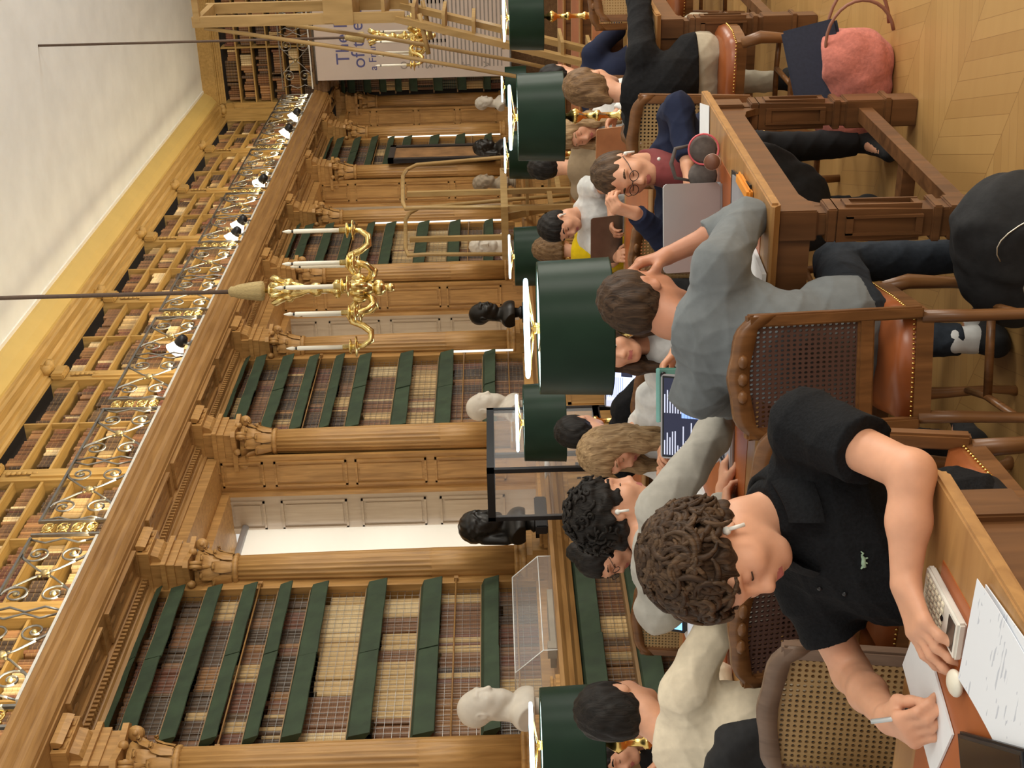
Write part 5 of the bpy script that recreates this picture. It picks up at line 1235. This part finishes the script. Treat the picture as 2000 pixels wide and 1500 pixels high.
def sheet(loc, rz, w, d, label, name='paper_sheet', mat=None, th=.0015, curl=0, cat='paper', cx=None):
    m = MB(); n = 8; V = []
    for k in range(n+1):
        x = -d/2+d*k/n; z = curl*(k/n)**3
        V += [(x, -w/2, z), (x, w/2, z), (x, -w/2, z+th), (x, w/2, z+th)]
    F = [f for k in range(n) for f in ((4*k, 4*k+1, 4*k+5, 4*k+4), (4*k+2, 4*k+6, 4*k+7, 4*k+3), (4*k, 4*k+4, 4*k+6, 4*k+2), (4*k+1, 4*k+3, 4*k+7, 4*k+5))]+[(0, 2, 3, 1), (4*n, 4*n+1, 4*n+3, 4*n+2)]
    m.add(V, F); o = m.build(name, mat or PAPER, None, loc); o.rotation_euler = (0, 0, rz); return tag(o, label, cat)
NOTE, t_, p_, N_, L_ = nt('handwritten_paper'); n_ = N_('ShaderNodeTexNoise'); n_.inputs['Scale'].default_value = 55; L_(coords(t_, (1, .35, 1)), n_.inputs['Vector'])
sp_ = N_('ShaderNodeSeparateXYZ'); L_(coords(t_), sp_.inputs[0]); ln_ = mth(t_, 'GREATER_THAN', mth(t_, 'FRACT', mth(t_, 'MULTIPLY', sp_.outputs[0], 90)), .55)
ink_ = mth(t_, 'MULTIPLY', mth(t_, 'GREATER_THAN', n_.outputs[0], .60), ln_); mx_ = N_('ShaderNodeMix'); mx_.data_type = 'RGBA'; L_(mth(t_, 'MULTIPLY', ink_, .45), mx_.inputs[0]); mx_.inputs[6].default_value = (.80, .83, .88, 1); mx_.inputs[7].default_value = (.25, .28, .38, 1); L_(mx_.outputs[2], p_.inputs['Base Color']); p_.inputs['Roughness'].default_value = .7
sheet((1.60, 1.33, .7845), .10, .21, .297, 'big handwritten sheet nearest the camera on the first table', mat=NOTE, curl=.0, th=.002)
sheet((1.62, 1.345, .7868), -.06, .21, .297, 'white sheet lying askew on top of the handwritten sheet', mat=NOTE, th=.001, curl=.012)
sheet((1.93, 1.61, .7845), -.35, .16, .24, 'white notepad under the writing hand', 'notepad', PAPER, .004)
m = MB()
for k in range(6): m.ball((-.14+.02*(k % 2), -.085+.03*k, .0045), (.004, .004, .001), 6)
t = empty('calculator', (1.895, 1.392, .784), PI+.0, 'white pocket calculator half under the forearm', 'calculator')
MB().bbox(-.09, .09, -.038, .038, 0, .016, .004).build('body', plain('white_calculator_shell', srgb(226, 222, 212), .4), t); MB().box(.045, .078, -.028, .028, .016, .0168).build('display', plain('lcd', (.045, .045, .04), .2), t)
m = MB()
for r in range(6):
    for c in range(5): m.bbox(-.078+r*.017, -.066+r*.017, -.031+c*.013, -.022+c*.013, .016, .019, .002)
m.build('keys', plain('cream_keys', srgb(236, 228, 205), .5), t); MB().bbox(.012, .022, -.006, .004, .016, .019, .002).build('dark_key', BLACKP, t)
tag(MB().ball((0, 0, .0115), (.030, .024, .0115), 20).build('earbud_case', plain('white_case', srgb(232, 226, 208), .35), None, (1.795, 1.468, .784)), 'rounded white earbud case at the fingertips', 'earbud case').rotation_euler = (0, 0, .5)
m = MB(); m.tube([(0, 0, 0), (.02, .03, .10)], .0045, 8); pen = m.tube([(-.003, -.004, -.012), (0, 0, 0)], [.001, .0045], 8).build('pen', plain('silver_pen', (.6, .62, .62), .3, .6), None, (1.872, 1.600, .798)); tag(pen, 'silver pen in the writing hand of the young man', 'pen')
m = MB().tube([(.028*math.cos(2*PI*k/20), .030*math.sin(2*PI*k/20), 0) for k in range(20)], .003, 6, True); wb = m.build('wristband', BLACKP, None); wb.matrix_world = Matrix.Translation((1.945, 1.675, .832)) @ Vector((-.85, -.35, 0)).to_track_quat('Z', 'Y').to_matrix().to_4x4(); tag(wb, 'thin black wristband on the writing wrist', 'wristband')
t = empty('black_tablet', (1.60, 1.50, .785), .62, 'glossy black tablet at the corner of the picture on the first table', 'tablet'); MB().bbox(-.15, .14, -.06, .10, 0, .014, .004).build('body', BLACKP, t); MB().box(-.14, .13, -.05, .09, .014, .0145).build('glass', plain('tablet_glass', (.01, .011, .013), .12), t)
# things on the middle table by the man in navy
t = empty('headphones', (4.46, 1.345, .784), .3, 'grey and pink over-ear headphones standing beside the brown cup', 'headphones')
PINK = plain('pink_plastic', srgb(214, 96, 104), .45); GREYE = plain('grey_ear_cushion', srgb(92, 84, 80), .8, var=.2, scale=50)
for y, mt in ((-.045, GREYE), (.045, GREYE)):
    MB().lathe([(.001, -.02), (.04, -.02), (.05, -.005), (.05, .01), (.04, .02), (.001, .018)], 18, mat=Matrix.Translation((0, y, .055)) @ Matrix.Rotation(PI/2, 4, 'Y')).build('ear_cup', mt, t)
MB().tube([(-.022, -.045+.052*math.cos(2*PI*k/24), .055+.052*math.sin(2*PI*k/24)) for k in range(24)], .0035, 6, True).build('pink_rim', PINK, t)
MB().tube([(0, -.06, .10), (-.005, -.05, .15), (-.005, 0, .165), (0, .05, .15), (0, .06, .10)], [.005, .007, .008, .007, .005], 8).build('headband', GREYE, t)
t = empty('paper_cup', (4.36, 1.315, .784), 0, 'small brown-topped cup tipped on its side beside the headphones', 'cup'); Mc = Matrix.Translation((0, 0, .028)) @ Matrix.Rotation(-1.25, 4, 'Y') @ Matrix.Rotation(.3, 4, 'X')
MB().lathe([(.001, 0), (.022, .0), (.028, .075), (.026, .075)], 18, mat=Mc).build('wall', plain('pale_cup', srgb(214, 178, 158), .5), t); MB().lathe([(.001, .074), (.027, .074), (.027, .078), (.001, .078)], 18, mat=Mc).build('lid', plain('brown_lid', srgb(112, 68, 46), .5), t)
t = empty('document_folder', (4.0, 1.37, .784), .15, 'glossy black folder with pale sheets near the table edge', 'folder'); MB().box(-.16, .16, -.11, .11, 0, .006).build('cover', BLACKP, t); MB().box(-.15, .12, -.10, .10, .006, .010).build('sheets', plain('grey_sheet', srgb(150, 152, 158), .3), t)
tag(MB().bbox(-.11, .09, -.02, .02, 0, .02, .008).build('pencil_case', plain('orange_fabric', srgb(220, 140, 40), .7), None, (3.93, 1.262, .784)), 'orange pencil case at the edge of the middle table', 'pencil case')
t = empty('white_device', (4.66, 1.50, .784), .4, 'white boxy calculator leaning before the burgundy tee', 'calculator'); Mw = Matrix.Rotation(.5, 4, 'Y'); MB().bbox(-.006, .006, -.06, .06, 0, .05, .004, Mw).build('body', plain('pale_blue_white', srgb(214, 226, 236), .4), t); MB().box(-.0075, -.006, -.05, .05, .025, .032, Mw).build('stripe', INK, t)
sheet((4.80, 1.29, .7845), .2, .12, .22, 'white paper at the far corner of the middle table'); sheet((3.72, 1.50, .7845), -.1, .21, .297, 'stack of white sheets under the elbow of the man in grey', th=.012)
sheet((4.02, 1.98, .7845), .2, .21, .28, 'white sheet under the grey sweatshirt sleeve'); sheet((4.45, 2.75, .7845), .1, .21, .29, 'open white pages in front of the blond woman', th=.01); sheet((4.62, 3.42, .7845), .2, .21, .29, 'white pages under the blue drawing tablet', th=.006)
sheet((6.75, 1.35, .7845), .05, .42, .30, 'open white book before the woman in black', th=.014); sheet((7.0, 1.62, .7845), .3, .21, .3, 'blue and white magazine on the table of the woman in black', mat=plain('blue_print', srgb(86, 116, 190), .5, var=.5, scale=30), th=.004)
sheet((6.9, 2.9, .7845), .1, .21, .3, 'white sheets on the second table near the web-page laptop', th=.004)
# ---------------------------------------------------------------- bags and coats
def soft(name, prims, mat, label, cat, res=.012, cuts=(), disp=None, org=(0, 0, 0), parent=None):
    Pq, Fq = sdf(prims, res, cuts, disp); o = fast_mesh(name, [(Pq, Fq, 0), [mat]], parent, org if parent is None else org)
    return tag(o, label, cat) if label else o
PINKB = cloth('pink_felt', srgb(208, 128, 114), .14, 60, .3)
wr = lambda X, Y, Z: .006*np.sin(X*40+3*np.sin(Y*23))*np.sin(Z*35+2*np.sin(X*18))
b_ = soft('pink_bag', [ell((5.20, 1.25, .13), (.13, .17, .15), None, .05), ell((5.18, 1.16, .17), (.11, .12, .16), None, .05), ell((5.2, 1.40, .14), (.09, .10, .15), None, .05), ell((5.18, 1.21, .36), (.07, .16, .12), None, .03, True)], PINKB, 'soft pink felt bag slumped on the parquet floor', 'bag', .010, ((V3(0, 0, .003), V3(0, 0, -1)),), wr, (5.2, 1.15, 0))
m = MB(); m.tube([(5.12, 1.10+.17*math.cos(a)*.9, .15+.13*math.sin(a)) for a in [PI*.42+PI*1.0*k/14 for k in range(15)]], .007, 6); m.tube([(5.20, 1.08+.19*math.cos(a), .14+.12*math.sin(a)) for a in [PI*.45+PI*1.0*k/14 for k in range(15)]], .007, 6); m.V = [(v[0], 2.1-v[1]+.02 if False else v[1]-.02, v[2]) for v in m.V]; m.V = [(v[0]-5.2, v[1]-1.15, v[2]) for v in m.V]; m.build('strap', plain('tan_strap', srgb(150, 100, 80), .6), b_)
t = tag(MB().bbox(-.012, .012, -.16, .16, 0, .22, .01).build('laptop_sleeve', plain('navy_sleeve', srgb(44, 46, 62), .8, scale=80), None), 'dark navy laptop sleeve sticking out of the pink bag', 'laptop sleeve'); t.matrix_world = Matrix.Translation((5.13, 1.15, .20)) @ Matrix.Rotation(.25, 4, 'Z') @ Matrix.Rotation(-.22, 4, 'X') @ Matrix.Rotation(.45, 4, 'Y')
b_ = soft('black_backpack', [ell((3.50, 1.33, .11), (.16, .20, .16), None, .06), ell((3.46, 1.24, .10), (.14, .14, .20), None, .05), ell((3.50, 1.44, .08), (.12, .12, .12), None, .05)], BLACKF, 'slumped black backpack with metal zips beside the table leg', 'backpack', .011, ((V3(0, 0, .003), V3(0, 0, -1)),), wr, (3.5, 1.27, 0))
m = MB(); m.tube([(-.172, -.13+.02*k, .06+.16*math.sin(k*.25)) for k in range(9)], .002, 5); m.tube([(-.17, .03+.02*k, .05+.08*math.sin(k*.4)) for k in range(6)], .0025, 5); m.build('zip', plain('zip_metal', (.6, .55, .45), .3, .8), b_)
soft('draped_coat', [cone((2.90, 2.56, .93), (2.90, 2.90, .97), .055, None, .05), ell((2.89, 2.72, .77), (.06, .27, .24), None, .05), ell((2.93, 2.60, .60), (.10, .20, .24), None, .05), ell((2.95, 2.90, .6), (.08, .16, .27), None, .05)], BLACKF, 'black coat draped over the chair of the man in the cream sweatshirt', 'coat', .010, (), wr, (2.95, 2.72, 0))
soft('draped_coat', [cone((5.62, 2.32, .96), (5.62, 2.55, .98), .04, None, .04), ell((5.64, 2.46, .72), (.06, .22, .26), None, .05)], BLACKF, 'black coat hung on the chair behind the long-haired woman', 'coat', .012, (), wr, (5.62, 2.45, 0))
soft('draped_coat', [ell((4.86, 1.62, .48), (.10, .16, .20), None, .06), ell((4.88, 1.50, .56), (.08, .10, .14), None, .05), ell((4.9, 1.75, .40), (.08, .10, .26), None, .05)], BLACKF, 'black coat bundled below the far edge of the middle table', 'coat', .012, (), wr, (4.88, 1.62, 0))
soft('cloth_bundle', [ell((2.47, 2.42, .76), (.05, .10, .12), None, .03), ell((2.46, 2.46, .66), (.06, .09, .10), None, .03)], WHITEC, 'pale cloth hanging on the empty pale cane chair', 'cloth', .010, (), wr, (2.47, 2.42, 0))
